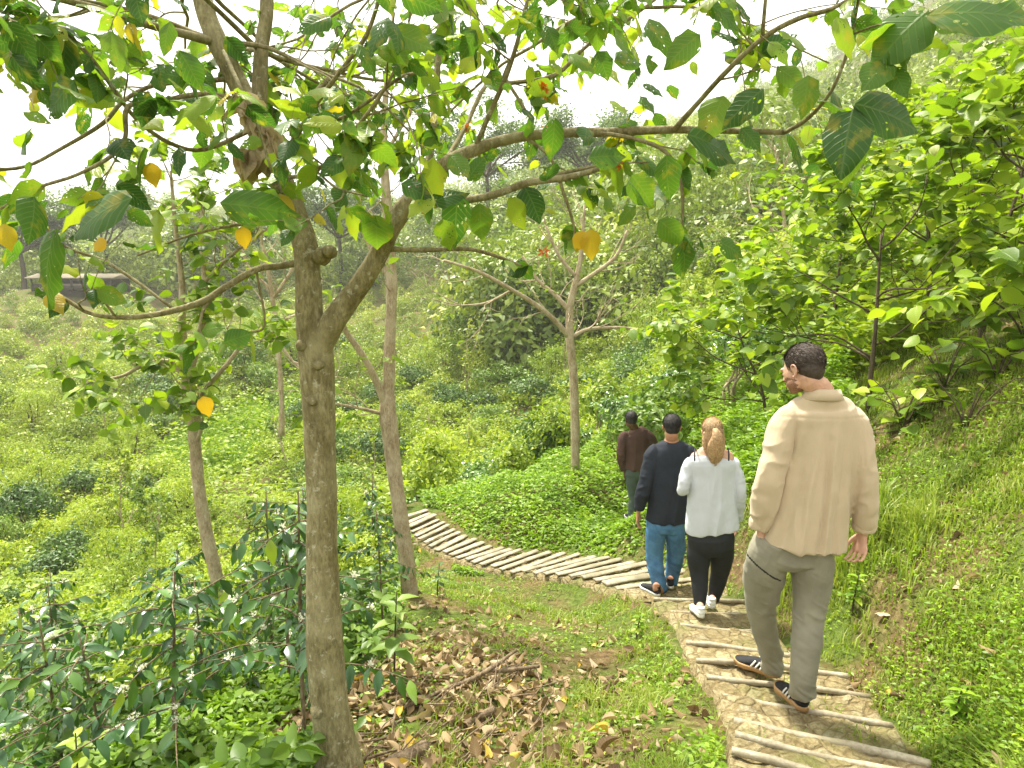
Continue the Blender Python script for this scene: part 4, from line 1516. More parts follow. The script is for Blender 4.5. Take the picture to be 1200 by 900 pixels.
# ---- saplings
def sapling(label, px, py, Y, h, n, sz, mat, tm, seed, lean=(.03, 0)):
    r = RNG(seed)
    b0 = hit(px, py) if Y is None else G(*W(px, py, Y)[:2])
    t = thing('sapling', label, 'plant', tuple(G(b0[0], b0[1])))
    m, ml = MB(), MB()
    S = np.array([[0, 0, -.05], [lean[0] * .3, lean[1] * .3, h * .4], [lean[0], lean[1], h]])
    tube(m, S, [.008, .006, .003], 6, 4)
    m.obj('stem', B_twig, t, True)
    for k in range(n):
        f = .35 + .65 * k / n
        az = k * 2.4 + r.normal(0, .2)
        p = S[0] * 0 + np.array([lean[0] * f, lean[1] * f, h * f])
        leaves(ml, [p], [[math.sin(az), math.cos(az), .25 + .4 * (k / n) - .3]], [[0, 0, 1]], [sz * r.uniform(.7, 1.15) * (1.1 - .35 * k / n)], tm, np.array([r.random()]))
    ml.obj('crown', mat, t)


sapling('young broad-leaved sapling with grey-green leaves between the front and second trunks', 462, 815, 3.7, .62, 13, .17, M_mid, T_leaf, 1)
sapling('yellow-green sapling in the lower left corner', 85, 900, 2.8, .75, 22, .13, M_bright, T_leaf, 2)
sapling('small drooping-leaved seedling beside the far path and the second trunk', 512, 690, 6.3, .34, 9, .12, M_dark, T_leaf, 3)
sapling('small leafy seedling growing on the grass left of the steps', 745, 760, None, .22, 18, .07, M_cover, T_leaf, 4)
sapling('leafy seedling at the right edge of the nearest steps', 1000, 690, None, .3, 20, .08, M_cover, T_leaf, 5)
sapling('bushy seedling on the bank below the grass tuft', 1120, 810, None, .22, 26, .07, M_cover, T_leaf, 6)
# ------------------------------------------------------------------ coffee shrubs below the path
def coffee(label, seed, h, nb, blen, flowers=.3, group='coffee shrubs on the slope below the path', lsz=.105):
    r = RNG(seed)
    t = thing('coffee_shrub', label, 'shrub', group=group)
    m, ml, mf = MB(), MB(), MB()
    stems = [(0, 0, h)] + [(r.normal(0, .06), r.normal(0, .06), h * r.uniform(.6, .85)) for _ in range(1 if nb > 9 else 0)]
    for sx, sy, hh in stems:
        lean = r.normal(0, .10, 2)
        S = np.array([[sx, sy, -.2], [sx + lean[0] * .2, sy + lean[1] * .2, hh * .35], [sx + lean[0] * .6, sy + lean[1] * .6, hh * .7], [sx + lean[0], sy + lean[1], hh]])
        tube(m, S, [.013, .011, .008, .004], 7, 4, bump=.12)
        Sp, _ = catmull(S, [1] * 4, 8)
        for f in np.linspace(.45, 1.0, int(hh * 9)):
            q = Sp[int(f * (len(Sp) - 1))]
            az = r.random() * 6.28
            for s in (0, PI):
                leaves(ml, [q], [[math.sin(az + s), math.cos(az + s), -.15 + .7 * (f > .93) + r.normal(0, .25)]], [[0, 0, 1]], [lsz * r.uniform(.7, 1.2) * (1.15 - .4 * (f > .93))], T_coffee, np.array([r.random()]))
        for k in range(nb):
            f = .22 + .76 * (k + r.random() * .5) / nb
            q = Sp[int(f * (len(Sp) - 1))]
            az0 = k * 1.9 + r.normal(0, .3)
            for s in (0, PI):
                az = az0 + s + r.normal(0, .2)
                ln = blen * (1.15 - .75 * f) * r.uniform(.7, 1.2)
                d = np.array([math.sin(az), math.cos(az), r.uniform(.05, .55)])
                P = [q]
                for j in range(7):
                    d = nrm(d + np.array([0, 0, -.10]) + r.normal(0, .05, 3))
                    P.append(P[-1] + d * ln / 7)
                P = np.array(P)
                tube(m, P, np.linspace(.005, .0018, len(P)), 5, 1)
                cnt = max(3, int(ln / .062))
                for j in range(cnt):
                    tt = (.12 + .88 * j / cnt) * (len(P) - 1)
                    i = min(int(tt), len(P) - 2)
                    pp = P[i] + (P[i + 1] - P[i]) * (tt - i)
                    dd = nrm(P[i + 1] - P[i])
                    sd = nrm(np.cross(dd, [0, 0, 1.0]))
                    if r.random() < .84:
                        for sg in (-1, 1):
                            leaves(ml, [pp], [sd * sg * .8 + dd * .45 + np.array([0, 0, -.55]) + r.normal(0, .38, 3)], [np.array([0, 0, 1.0]) + sd * sg * .7 + r.normal(0, .35, 3)],
                                   [lsz * r.uniform(.45, 1.3)], T_coffee, np.array([r.random() * (.8 if j < cnt - 1 else 1.2)]))
                    if r.random() < flowers * (1 if .2 < f < .9 else .3):
                        n = 22
                        leaves(mf, pp + r.normal(0, .010, (n, 3)) + [0, 0, .01], rand_dirs(r, n) + [0, 0, .6], rand_dirs(r, n), np.full(n, .019), T_quad, r.random(n))
    m.obj('stem', B_grey, t, True)
    ml.obj('crown', M_coffee, t)
    if mf.n:
        mf.obj('white_blossom', M_petal, t)
    return t


cg = [coffee('dark glossy coffee shrub with white blossom along its drooping branches, among others like it', 601, 1.3, 9, .8, .17),
      coffee('tall thin coffee shrub with bare lower stem and white blossom, among others like it', 602, 1.5, 8, .7, .14),
      coffee('dense dark coffee shrub with few blossoms, among others like it', 603, 1.15, 9, .7, .08)]
spots = [(0, -1.72, 3.15, 1.0), (1, -1.02, 3.05, .92), (2, -2.35, 3.6, 1.0), (0, -1.45, 4.1, .95), (1, -1.85, 4.9, 1.0), (1, -1.05, 5.2, .7), (0, -2.9, 4.0, 1.1), (2, -2.6, 4.8, 1.1), (2, -4.9, 5.2, 1.2), (2, -1.9, 3.9, .95), 
         (1, -3.6, 5.0, 1.1), (0, -4.4, 5.6, 1.2), (0, -2.0, 6.5, 1.1), (1, -4.9, 6.9, 1.2), (2, -5.6, 6.2, 1.2), (0, -3.9, 7.4, 1.2), (2, -2.7, 7.8, 1.1), (1, -1.7, 7.9, 1.0), (2, -2.3, 2.7, .8)]
rg = RNG(9)
used = set()
for k, x, y, s in spots:
    b = G(x, y)
    if k not in used:
        used.add(k)
        cg[k].location = b
        cg[k].scale = (s,) * 3
    else:
        dup(cg[k], b, rg.random() * 6.28, s)

# glossy shrubs on the slope behind the bend of the path, single things
M_gloss = leafmat('grey_green_glossy_leaf', [(0, (.06, .13, .03)), (.5, (.13, .24, .05)), (1, (.27, .40, .09))], trans=.25, rough=.25, spec=.7, objvar=.3)
gm = 'glossy shrubs on the slope behind the bend of the path'
GB = [make_bush('glossy_shrub', 'glossy grey-green shrub among others on the slope behind the path', 'shrub', gm, 451, 1.7, 1.9, 2600, .13, T_leaf, M_gloss, B_pale, 9, gap=.42),
      make_bush('glossy_shrub', 'upright yellow-green shrub among glossy ones behind the path', 'shrub', gm, 452, 2.1, 1.7, 2600, .12, T_leaf, M_bright, B_pale, 9, gap=.42),
      make_bush('glossy_shrub', 'loose mid-green shrub among glossy ones behind the path', 'shrub', gm, 453, 1.6, 2.0, 2300, .14, T_leaf, M_mid, B_pale, 8, gap=.42)]
sp = []
rg = RNG(12)
used = set()
tries = 0
while len(sp) < 46 and tries < 3000:
    tries += 1
    yy = rg.uniform(11.5, 21)
    px = rg.uniform(470, 900)
    xx = (px - 600) / 800 * yy
    if yy < 12.6 and xx < 1.6:
        continue
    if xx < -1.5 and yy > 17:
        continue
    s = rg.uniform(.6, 1.0)
    if abs(xx - 1) < .5 and yy < 12.6:
        continue
    if any((xx - a) ** 2 + (yy - b) ** 2 < (.75 * (s + c)) ** 2 for a, b, c in sp):
        continue
    sp.append((xx, yy, s))
    k = rg.choice([0, 0, 1, 2])
    b = G(xx, yy) - np.array([0, 0, .1])
    if k not in used:
        used.add(k)
        GB[k].location = b
        GB[k].scale = (s,) * 3
    else:
        dup(GB[k], b, rg.random() * 6.28, s)

# ------------------------------------------------------------------ ground cover, weeds and grass (uncountable)
def coverh(sc, a, b, seed):
    return lambda x, y: a + b * np.clip((fb2(x, y, sc, seed) - .3) * 2, 0, 1.4)


def not_front(x, y, r):
    return ~((y < 14.5) & (x > 5))


# bright low mound beyond the bend of the path
def mound(x, y, r):
    pd, pz = path_dist(x, y, True)
    right = (x > -.9 - .25 * (y - 9)) & (y > 6.8)
    far = y > 8.2 + .0 * x
    return (pd > .52) & right & ((x > 1.0) | far | (y > 7.6 + .45 * (1.0 - x)))


cover_mass('leafy_ground_cover', 'low mass of bright leafy ground cover beyond the bend of the path', 'ground cover', 85000, polar(6.6, 14.5, 440, 1000, mound),
           lambda x, y: np.clip((path_dist(x, y) - .5) / .8, .1, 1) * (.12 + .42 * np.clip((fb2(x, y, 1.3, 19) - .25) * 2, 0, 1.2)) * np.clip(np.hypot(x - 1.55, y - 9.0) - .35, .12, 1), .062, T_quad, M_cover, 71, nsc=1.2)

# left slope
def leftslope(x, y, r):
    edge = -.75 - .10 * (y - 3) + .35 * (fb2(x, y, 1.1, 4) - .5)
    return (x < edge) & (litter_w(x, y) < .3 + .6 * r.random(len(x)))


cover_mass('slope_undergrowth', 'tangle of small green leaves under the coffee shrubs', 'undergrowth', 120000, polar(1.9, 11, -80, 560, leftslope),
           lambda x, y: coverh(.9, .06, .50, 33)(x, y) * np.clip((-x - .7) / 1.2, .25, 1), .058, T_quad, M_cover, 72, rndb=(0, .9))
cover_mass('dark_undergrowth', 'darker broad weeds scattered among the coffee shrubs', 'undergrowth', 20000, polar(1.9, 10, -80, 520, lambda x, y, r: leftslope(x, y, r) & (fb2(x, y, 1.2, 51) > .48)),
           coverh(1.0, .12, .60, 34), .085, T_leaf, M_mid, 73)


def grass(name, label, n, fx, hgt, mat, seed, width=.006, bend=.5, rndf=None):
    r = RNG(seed)
    x, y = fx(r, n)
    n = len(x)
    z = H(x, y)
    h = hgt(x, y, r) * (1 + r.uniform(-.5, .6, n))
    d = np.hypot(x, y)
    w = width * (1 + d / 6)
    az = r.random(n) * 2 * PI
    dx, dy = np.cos(az), np.sin(az)
    ln = r.uniform(.1, 1.0, n) * bend
    b = np.stack([x, y, z - .01], 1)
    sx, sy = -dy * w, dx * w
    V = np.empty((n, 5, 3))
    side = np.stack([sx, sy, np.zeros(n)], 1)
    lean = np.stack([dx * ln, dy * ln, np.zeros(n)], 1)
    upv = np.array([0, 0, 1.0])
    V[:, 0] = b - side / 2
    V[:, 1] = b + side / 2
    mid = b + (lean * .35 + upv * .62) * h[:, None]
    V[:, 2] = mid - side * .38
    V[:, 3] = mid + side * .38
    V[:, 4] = b + (lean * 1.15 + upv * (1 - .35 * ln[:, None])) * h[:, None]
    o = np.arange(n)[:, None] * 5
    f4 = o + np.array([0, 1, 3, 2])
    f3 = o + np.array([2, 3, 4])
    cl = fb2(x, y, 1.6, seed + 4)
    rn = np.clip(.55 * r.random(n) + .75 * (cl - .2), 0, 1) if rndf is None else rndf(x, y, r)
    me = mesh_np(name, V.reshape(-1, 3), [f4, f3], mat, {'rnd': np.repeat(rn, 5)})
    return tag(link(name, me), label, 'grass', kind='stuff')


def humpf(x, y, r):
    pd, pz = path_dist(x, y, True)
    left = x < np.interp(y, PATHC[::-1, 1][np.argsort(PATHC[::-1, 1])], PATHC[::-1, 0][np.argsort(PATHC[::-1, 1])])
    patch = np.clip((fb2(x, y, 2.1, 23) - .40) * 5, .10, 1)
    return (pd > .44) & (x > -1.15 - .1 * (y - 3)) & (y < 9.6) & (r.random(len(x)) < patch * (1 - .6 * litter_w(x, y)))


def bankf(x, y, r):
    pd, pz = path_dist(x, y, True)
    patch = np.clip((fb2(x, y, 1.5, 29) - .36) * 4, .25, 1)
    ps_ = np.argsort(PATHC[:, 1])
    rt = x > np.interp(y, PATHC[ps_, 1], PATHC[ps_, 0])
    return (pd > .46) & rt & (r.random(len(x)) < patch * (1 - .7 * litter_w(x, y)))


def gh(a, b, sc, seed):
    return lambda x, y, r: a + b * np.clip((fb2(x, y, sc, seed) - .45) * 5, 0, 1) ** 2


grass('path_side_grass', 'short patchy grass on the hump beside the steps', 90000, polar(1.9, 9.5, 330, 900, humpf), gh(.022, .05, 1.7, 61), M_grass, 81, .0042, .9)
grass('bank_grass', 'longer bright grass on the bank right of the steps', 170000, polar(1.5, 13, 760, 1330, bankf), gh(.05, .19, 1.2, 62), M_grass, 82, .005, .9)
cover_mass('bank_weeds', 'small leafy weeds mixed in the grass of the right bank', 'weeds', 60000, polar(1.5, 13, 760, 1330, lambda x, y, r: bankf(x, y, r) & (fb2(x, y, 1.9, 64) > .42)),
           coverh(1.6, .03, .11, 65), .027, T_quad, M_cover, 83)
cover_mass('hump_weeds', 'small leafy weeds in the grass left of the steps', 'weeds', 26000, polar(1.9, 9.5, 330, 900, lambda x, y, r: humpf(x, y, r) & (fb2(x, y, 1.9, 68) > .47)),
           coverh(2.0, .02, .09, 69), .030, T_quad, M_cover, 84)
grass('step_tufts', 'little grass tufts growing between the steps', 7500, lambda r, n: (lambda x, y: (x[(path_dist(x, y) < .5) & (fb2(x, y, 3.2, 88) > .58)], y[(path_dist(x, y) < .5) & (fb2(x, y, 3.2, 88) > .58)]))(*[q for q in (lambda yy, pp: ((pp - 600) / 800 * yy, yy))(r.uniform(2, 11, n * 6), r.uniform(460, 1150, n * 6))]),
      lambda x, y, r: .07 + 0 * x, M_grass, 85, .005, .7)
# valley meadow patch
mx = lambda r, n: (lambda a, b: (-15.5 + 3.9 * np.sqrt(a) * np.cos(b), 38.5 + 7.8 * np.sqrt(a) * np.sin(b)))(r.random(n), r.random(n) * 2 * PI)
grass('meadow', 'smooth bright green meadow patch down in the valley', 26000, mx, lambda x, y, r: .28 + 0 * x, M_cover, 86, .02, .8, rndf=lambda x, y, r: np.clip(.4 + .4 * r.random(len(x)), 0, 1))


# ------------------------------------------------------------------ dry leaf litter
def litter(n, seed, fx, size, name, label):
    r = RNG(seed)
    x, y = fx(r, n)
    n = len(x)
    z = H(x, y) + .012 + .045 * r.random(n) * litter_w(x, y)
    m = MB()
    w = r.integers(0, 4, n)
    D = rand_dirs(r, n) * [1, 1, .35]
    Nn = np.array([0, 0, 1.0]) + r.normal(0, .45, (n, 3))
    S = size * (.35 + 1.1 * r.random(n) ** 1.4)
    rn = r.random(n) ** 1.0 * .96
    rn[r.random(n) < .035] = 1.0
    for j in range(4):
        k = w == j
        leaves(m, np.stack([x, y, z], 1)[k], D[k], Nn[k], S[k], T_dry[j], rn[k])
    return tag(m.obj(name, M_dry, smooth=True), label, 'leaf litter', kind='stuff')


litter(13500, 91, polar(1.9, 8, 280, 1200, lambda x, y, r: r.random(len(x)) < litter_w(x, y) ** 1.5 * 1.1), .070, 'dry_leaf_litter', 'curled brown dead leaves drifted at the foot of the front tree')
litter(2600, 92, polar(1.7, 10, 330, 1250, lambda x, y, r: (fb2(x, y, 2.6, 95) > .50)), .060, 'scattered_dry_leaves', 'scattered single dry leaves over the grass and steps')

# loose leafy shrubs between the coffee, single things
gl = 'loose leafy shrubs mixed among the coffee below the path'
LB = [make_bush('leafy_shrub', 'loose bright green shrub among the coffee on the slope below the path', 'shrub', gl, 461, 1.0, 1.1, 2400, .060, T_leaf, M_bright, B_twig, 8, gap=.45),
      make_bush('leafy_shrub', 'loose mid-green shrub among the coffee on the slope below the path', 'shrub', gl, 462, 1.1, 1.0, 2200, .066, T_leaf, M_mid, B_twig, 8, gap=.45)]
LS = [(0, -2.2, 4.3), (1, -2.9, 4.5), (0, -3.3, 3.5), (1, -3.6, 6.1), (0, -2.9, 5.9), (0, -4.6, 4.9), (1, -4.2, 6.6), (0, -1.5, 6.7), (0, -5.6, 7.4), (1, -2.2, 7.2), (0, -3.3, 8.2), (0, -2.5, 9.0), (1, -4.4, 9.0), (0, -5.8, 9.4),
      (0, -1.9, 8.4), (1, -6.8, 8.2), (0, -6.3, 10.4), (1, -3.2, 10.2), (0, -4.6, 10.8)]
rg = RNG(77)
used = set()
for k, x, y in LS:
    b = G(x, y) - np.array([0, 0, .08])
    s = rg.uniform(.7, 1.1) * (1 + .03 * (y - 4))
    if k not in used:
        used.add(k)
        LB[k].location = b
        LB[k].scale = (s,) * 3
    else:
        dup(LB[k], b, rg.random() * 6.28, s)
# ------------------------------------------------------------------ people
def etube(mb, P, A, B, side, n=20, sub=4, mi=0):
    """closed tube with elliptic rings: half-widths A along side, B across"""
    P = np.asarray(P, float)
    AB = np.stack([A, B], 1).astype(float)
    if sub > 1 and len(P) > 2:
        Pc, A2 = catmull(P, AB[:, 0], sub)
        _, B2 = catmull(P, AB[:, 1], sub)
    else:
        Pc, A2, B2 = P, AB[:, 0], AB[:, 1]
    T = nrm(np.gradient(Pc, axis=0))
    ang = np.arange(n) * 2 * PI / n
    V = []
    m = len(Pc)
    for i in range(m):
        X = nrm(np.asarray(side, float) - T[i] * np.dot(side, T[i]))
        Y = np.cross(T[i], X)
        V.append(Pc[i] + A2[i] * np.cos(ang)[:, None] * X + B2[i] * np.sin(ang)[:, None] * Y)
    V = np.vstack(V + [Pc[:1] - T[0] * min(A2[0], B2[0]) * .35, Pc[-1:] + T[-1] * min(A2[-1], B2[-1]) * .35])
    i = np.arange(m - 1)[:, None] * n
    j = np.arange(n)[None, :]
    jn = (j + 1) % n
    Fq = np.stack([i + j, i + jn, i + n + jn, i + n + j], -1).reshape(-1, 4)
    jj = np.arange(n)
    jk = (jj + 1) % n
    mb.add(V, [Fq, np.stack([np.full(n, m * n), jk, jj], 1), np.stack([np.full(n, m * n + 1), (m - 1) * n + jj, (m - 1) * n + jk], 1)], mi=mi)


def ball(mb, c, r, M=None, n=18):
    """ellipsoid, r=(rx,ry,rz) along the columns of M"""
    M = np.eye(3) if M is None else M
    th = np.linspace(0, PI, n // 2 + 1)[1:-1]
    ph = np.arange(n) * 2 * PI / n
    V = [[0, 0, 1]]
    for t in th:
        V += [[math.sin(t) * math.cos(p), math.sin(t) * math.sin(p), math.cos(t)] for p in ph]
    V.append([0, 0, -1])
    V = np.array(V) * np.asarray(r) @ M.T + np.asarray(c)
    k = len(th)
    F4 = [[1 + a * n + b, 1 + (a + 1) * n + b, 1 + (a + 1) * n + (b + 1) % n, 1 + a * n + (b + 1) % n] for a in range(k - 1) for b in range(n)]
    F3 = [[0, 1 + b, 1 + (b + 1) % n] for b in range(n)] + [[1 + k * n, 1 + (k - 1) * n + (b + 1) % n, 1 + (k - 1) * n + b] for b in range(n)]
    mb.add(V, [np.array(F4), np.array(F3)])


def remesh(mb, name, vs, smooth, mats, parent, disp=None, matf=None, loc=(0, 0, 0)):
    me = mb.mesh('tmp', mats)
    o = bpy.data.objects.new('tmp', me)
    C.objects.link(o)
    md = o.modifiers.new('r', 'REMESH')
    md.mode = 'VOXEL'
    md.voxel_size = vs
    md.adaptivity = 0
    ms = o.modifiers.new('s', 'SMOOTH')
    ms.factor = .5
    ms.iterations = smooth
    dg = bpy.context.evaluated_depsgraph_get()
    dg.update()
    ev = o.evaluated_get(dg)
    m2 = bpy.data.meshes.new_from_object(ev)
    bpy.data.objects.remove(o)
    nv = len(m2.vertices)
    co = np.empty(nv * 3, np.float32)
    m2.vertices.foreach_get('co', co)
    co = co.reshape(-1, 3).astype(float)
    no = np.empty(nv * 3, np.float32)
    m2.vertices.foreach_get('normal', no)
    no = no.reshape(-1, 3).astype(float)
    if disp is not None:
        co = co + no * disp(co, no)[:, None]
        m2.vertices.foreach_set('co', co.astype(np.float32).ravel())
    m2.materials.clear()
    for m in (mats if isinstance(mats, list) else [mats]):
        m2.materials.append(m)
    nf = len(m2.polygons)
    m2.polygons.foreach_set('use_smooth', np.ones(nf, bool))
    mi = np.zeros(nf, np.int32)
    if matf is not None:
        cc = np.empty(nf * 3, np.float32)
        m2.polygons.foreach_get('center', cc)
        mi = matf(cc.reshape(-1, 3).astype(float)).astype(np.int32)
    m2.polygons.foreach_set('material_index', mi)
    m2.update()
    m2.name = name
    return link(name, m2, parent, loc)


def frame(fwd, up=(0, 0, 1)):
    f = nrm(np.array(fwd, float))
    r = nrm(np.cross(f, np.array(up, float)))
    u = np.cross(r, f)
    return np.stack([r, f, u], 1)


def ridge(p, seed):
    return 1 - np.abs(2 * fbm(p, seed, 2) - 1) * 2.2


def pxr(px, Y):
    return px / F * (Y + .25)


def hand(mb, w, d, palm, s=1.0, curl=.45, thumb_fwd=(0, 1, 0)):
    """w wrist, d direction of the hand, palm = way the palm faces"""
    d = nrm(d)
    palm = nrm(np.asarray(palm, float) - d * np.dot(palm, d))
    sd = np.cross(d, palm)
    if np.dot(sd, thumb_fwd) < 0:
        sd = -sd
    e = lambda a, b, c: w + s * (d * a + sd * b + palm * c)
    etube(mb, [e(-.03, 0, 0), e(.01, 0, 0), e(.045, .002, 0), e(.085, .0, .004), e(.098, 0, .006)], np.array([.025, .027, .036, .041, .036]) * s, np.array([.019, .018, .016, .014, .011]) * s, sd, 14, 3)
    for k, (off, ln) in enumerate(((.034, .90), (.0115, 1.0), (-.0125, .93), (-.036, .74))):
        p = e(.085, off, .004)
        a = .15 + curl * .4
        P = [e(.060, off * .9, .002), p]
        for seg, cu in ((.045, .5), (.028, .8), (.022, .6)):
            dd = d * math.cos(a) + palm * math.sin(a) + sd * off * 1.2
            p = p + dd * seg * ln * s
            P.append(p)
            a += curl * cu * (1 + .15 * k)
        etube(mb, P, np.array([.0080, .0086, .0080, .0073, .0060]) * s, np.array([.0080, .0085, .0078, .0070, .0055]) * s, sd, 10, 3)
    P = [e(.012, .018, .004), e(.035, .038, .012), e(.062, .050, .022), e(.085, .052, .030)]
    etube(mb, P, np.array([.013, .012, .0098, .0072]) * s, np.array([.013, .012, .0095, .0068]) * s, palm, 10, 3)


def head(mb, c, M, s=1.0, female=False):
    def b(p, r):
        ball(mb, c + M @ (np.array(p) * s), np.array(r) * s, M, 24)
    b((0, -.012, .030), (.074, .094, .088))
    b((0, .030, -.005), (.062, .066, .085))
    b((0, .040, -.055), (.050, .050, .050))
    b((0, .062, -.084), (.026, .026, .022))
    b((.03, .03, -.06), (.030, .045, .035))
    b((-.03, .03, -.06), (.030, .045, .035))
    b((0, .088, .022), (.045, .014, .014))          # brow
    b((.026, .074, -.004), (.016, .022, .012))
    b((-.026, .074, -.004), (.016, .022, .012))
    P = [c + M @ (np.array(q) * s) for q in ((0, .084, .012), (0, .096, -.010), (0, .104, -.028), (0, .092, -.036))]
    etube(mb, P, np.array([.007, .008, .012, .011]) * s, np.array([.008, .009, .010, .006]) * s, M[:, 0], 10, 3)
    b((0, .089, -.057), (.023, .010, .006))
    b((0, .086, -.067), (.020, .010, .007))
    for sg in (-1, 1):
        # ear: rim, bowl edge and lobe
        ear = [(.072, .012, .012), (.082, .004, .030), (.087, -.014, .028), (.086, -.020, .008), (.080, -.010, -.014), (.074, .006, -.026), (.070, .012, -.018)]
        P = [c + M @ (np.array((sg * a, q, z - .012)) * s) for a, q, z in ear]
        etube(mb, P, np.full(7, .0058) * s, np.full(7, .0052) * s, M[:, 0], 8, 3)
        b((sg * .074, -.004, -.006), (.006, .014, .020))


def shoe(parent, heel, fwd, ln, mats, seed=0, stripes=False, lift=0.0, wid=1.0):
    """heel: ground point under the heel; fwd may point up or down a little"""
    M = frame(fwd)
    e = lambda x, y, z: np.array(heel) + M @ np.array([x * wid, y, z]) * (ln / .29)
    up, sole, lace = mats
    m = MB()
    k = ln / .29
    etube(m, [e(0, .005, .050), e(0, .03, .050), e(0, .08, .052), e(.0, .14, .046), e(.003, .19, .036), e(.004, .235, .028), e(.002, .268, .026), e(0, .280, .024)],
          np.array([.026, .035, .036, .037, .044, .046, .035, .015]) * k, np.array([.026, .036, .036, .032, .024, .018, .014, .010]) * k, M[:, 0], 18, 3)
    etube(m, [e(0, .042, .03), e(0, .042, .07), e(0, .038, .100)], np.array([.034, .035, .036]) * k, np.array([.040, .041, .044]) * k, M[:, 0], 18, 3)
    s = remesh(m, 'shoe', .005, 3, up, parent)
    m = MB()
    outl = [(-.020, .012), (-.034, .035), (-.036, .09), (-.038, .15), (-.049, .20), (-.048, .235), (-.034, .272), (0, .292), (.030, .278), (.047, .245), (.049, .20), (.036, .15), (.034, .09), (.034, .035), (.022, .010), (0, -.002)]
    V = [e(x, y, z + (.010 if y > .26 else 0)) for z, sc_ in ((0, 1), (.020, 1), (.026, .96)) for x, y in [(a * sc_, b) for a, b in outl]]
    n = len(outl)
    fs = [[a * n + j, a * n + (j + 1) % n, (a + 1) * n + (j + 1) % n, (a + 1) * n + j] for a in (0, 1) for j in range(n)]
    m.add(np.array(V), [np.array(fs), np.array([list(range(n))[::-1]]), np.array([[2 * n + j for j in range(n)]])])
    m.obj('sole', sole, s)
    if stripes:
        for q in range(3):
            y = .085 + q * .028
            for sg in (-1, 1):
                m = MB()
                etube(m, [e(sg * .039, y + .022, .026), e(sg * .0385, y + .010, .045), e(sg * .030, y - .004, .068)], [.0055] * 3, [.003] * 3, M[:, 1], 8, 3)
                m.obj('stripe', lace, s, True)
    return s


def ringlist(rs, bs):
    P = np.array([W(a, b, c) for a, b, c, d, e in rs]) - bs
    A = np.array([pxr(d, c) for a, b, c, d, e in rs])
    B = np.array([e for a, b, c, d, e in rs])
    return P, A, B


def shrink(P, A, B, k):
    return P, np.maximum(A * k - .006, .012), np.maximum(B * k - .006, .012)


def hairtufts(parent_mb, c, M, s, rg, n, ln, cond, ctr=(0, -.022, .042), rad=(.084, .102, .092), tm=None, down=.7):
    d = rand_dirs(rg, n * 3)
    d = d[cond(d)][:n]
    P0 = (np.array(ctr) + d * np.array(rad) * .97)
    P = c + (M @ (P0 * s).T).T
    Nn = (M @ d.T).T
    flow = np.array([0, -.9, -down]) + rg.normal(0, .30, (len(d), 3))
    D = (M @ flow.T).T
    D = D - Nn * np.sum(D * Nn, 1, keepdims=True) + Nn * .22 * np.linalg.norm(D, axis=1, keepdims=True)
    leaves(parent_mb, P, D, Nn + rg.normal(0, .3, Nn.shape), ln * rg.uniform(.6, 1.3, len(d)), tm or tmpl_quad(.16, .02), rg.random(len(d)))


def hairmat(name, c1, c2, c3):
    m, nt = newmat(name)
    at = N_(nt, 'ShaderNodeAttribute', attribute_name='rnd')
    n = noise_(nt, 90, 3, objcoord(nt))
    c = mixc(nt, .5, ramp(nt, at.outputs['Fac'], [(0, c1), (.6, c2), (1, c3)]), ramp(nt, n, [(.3, c1), (.7, c3)]))
    p = N_(nt, 'ShaderNodeBsdfPrincipled', Roughness=.65)
    nt.links.new(c, p.inputs['Base Color'])
    nt.links.new(bump(nt, n, .6, .004), p.inputs['Normal'])
    out(nt, p.outputs[0])
    return m


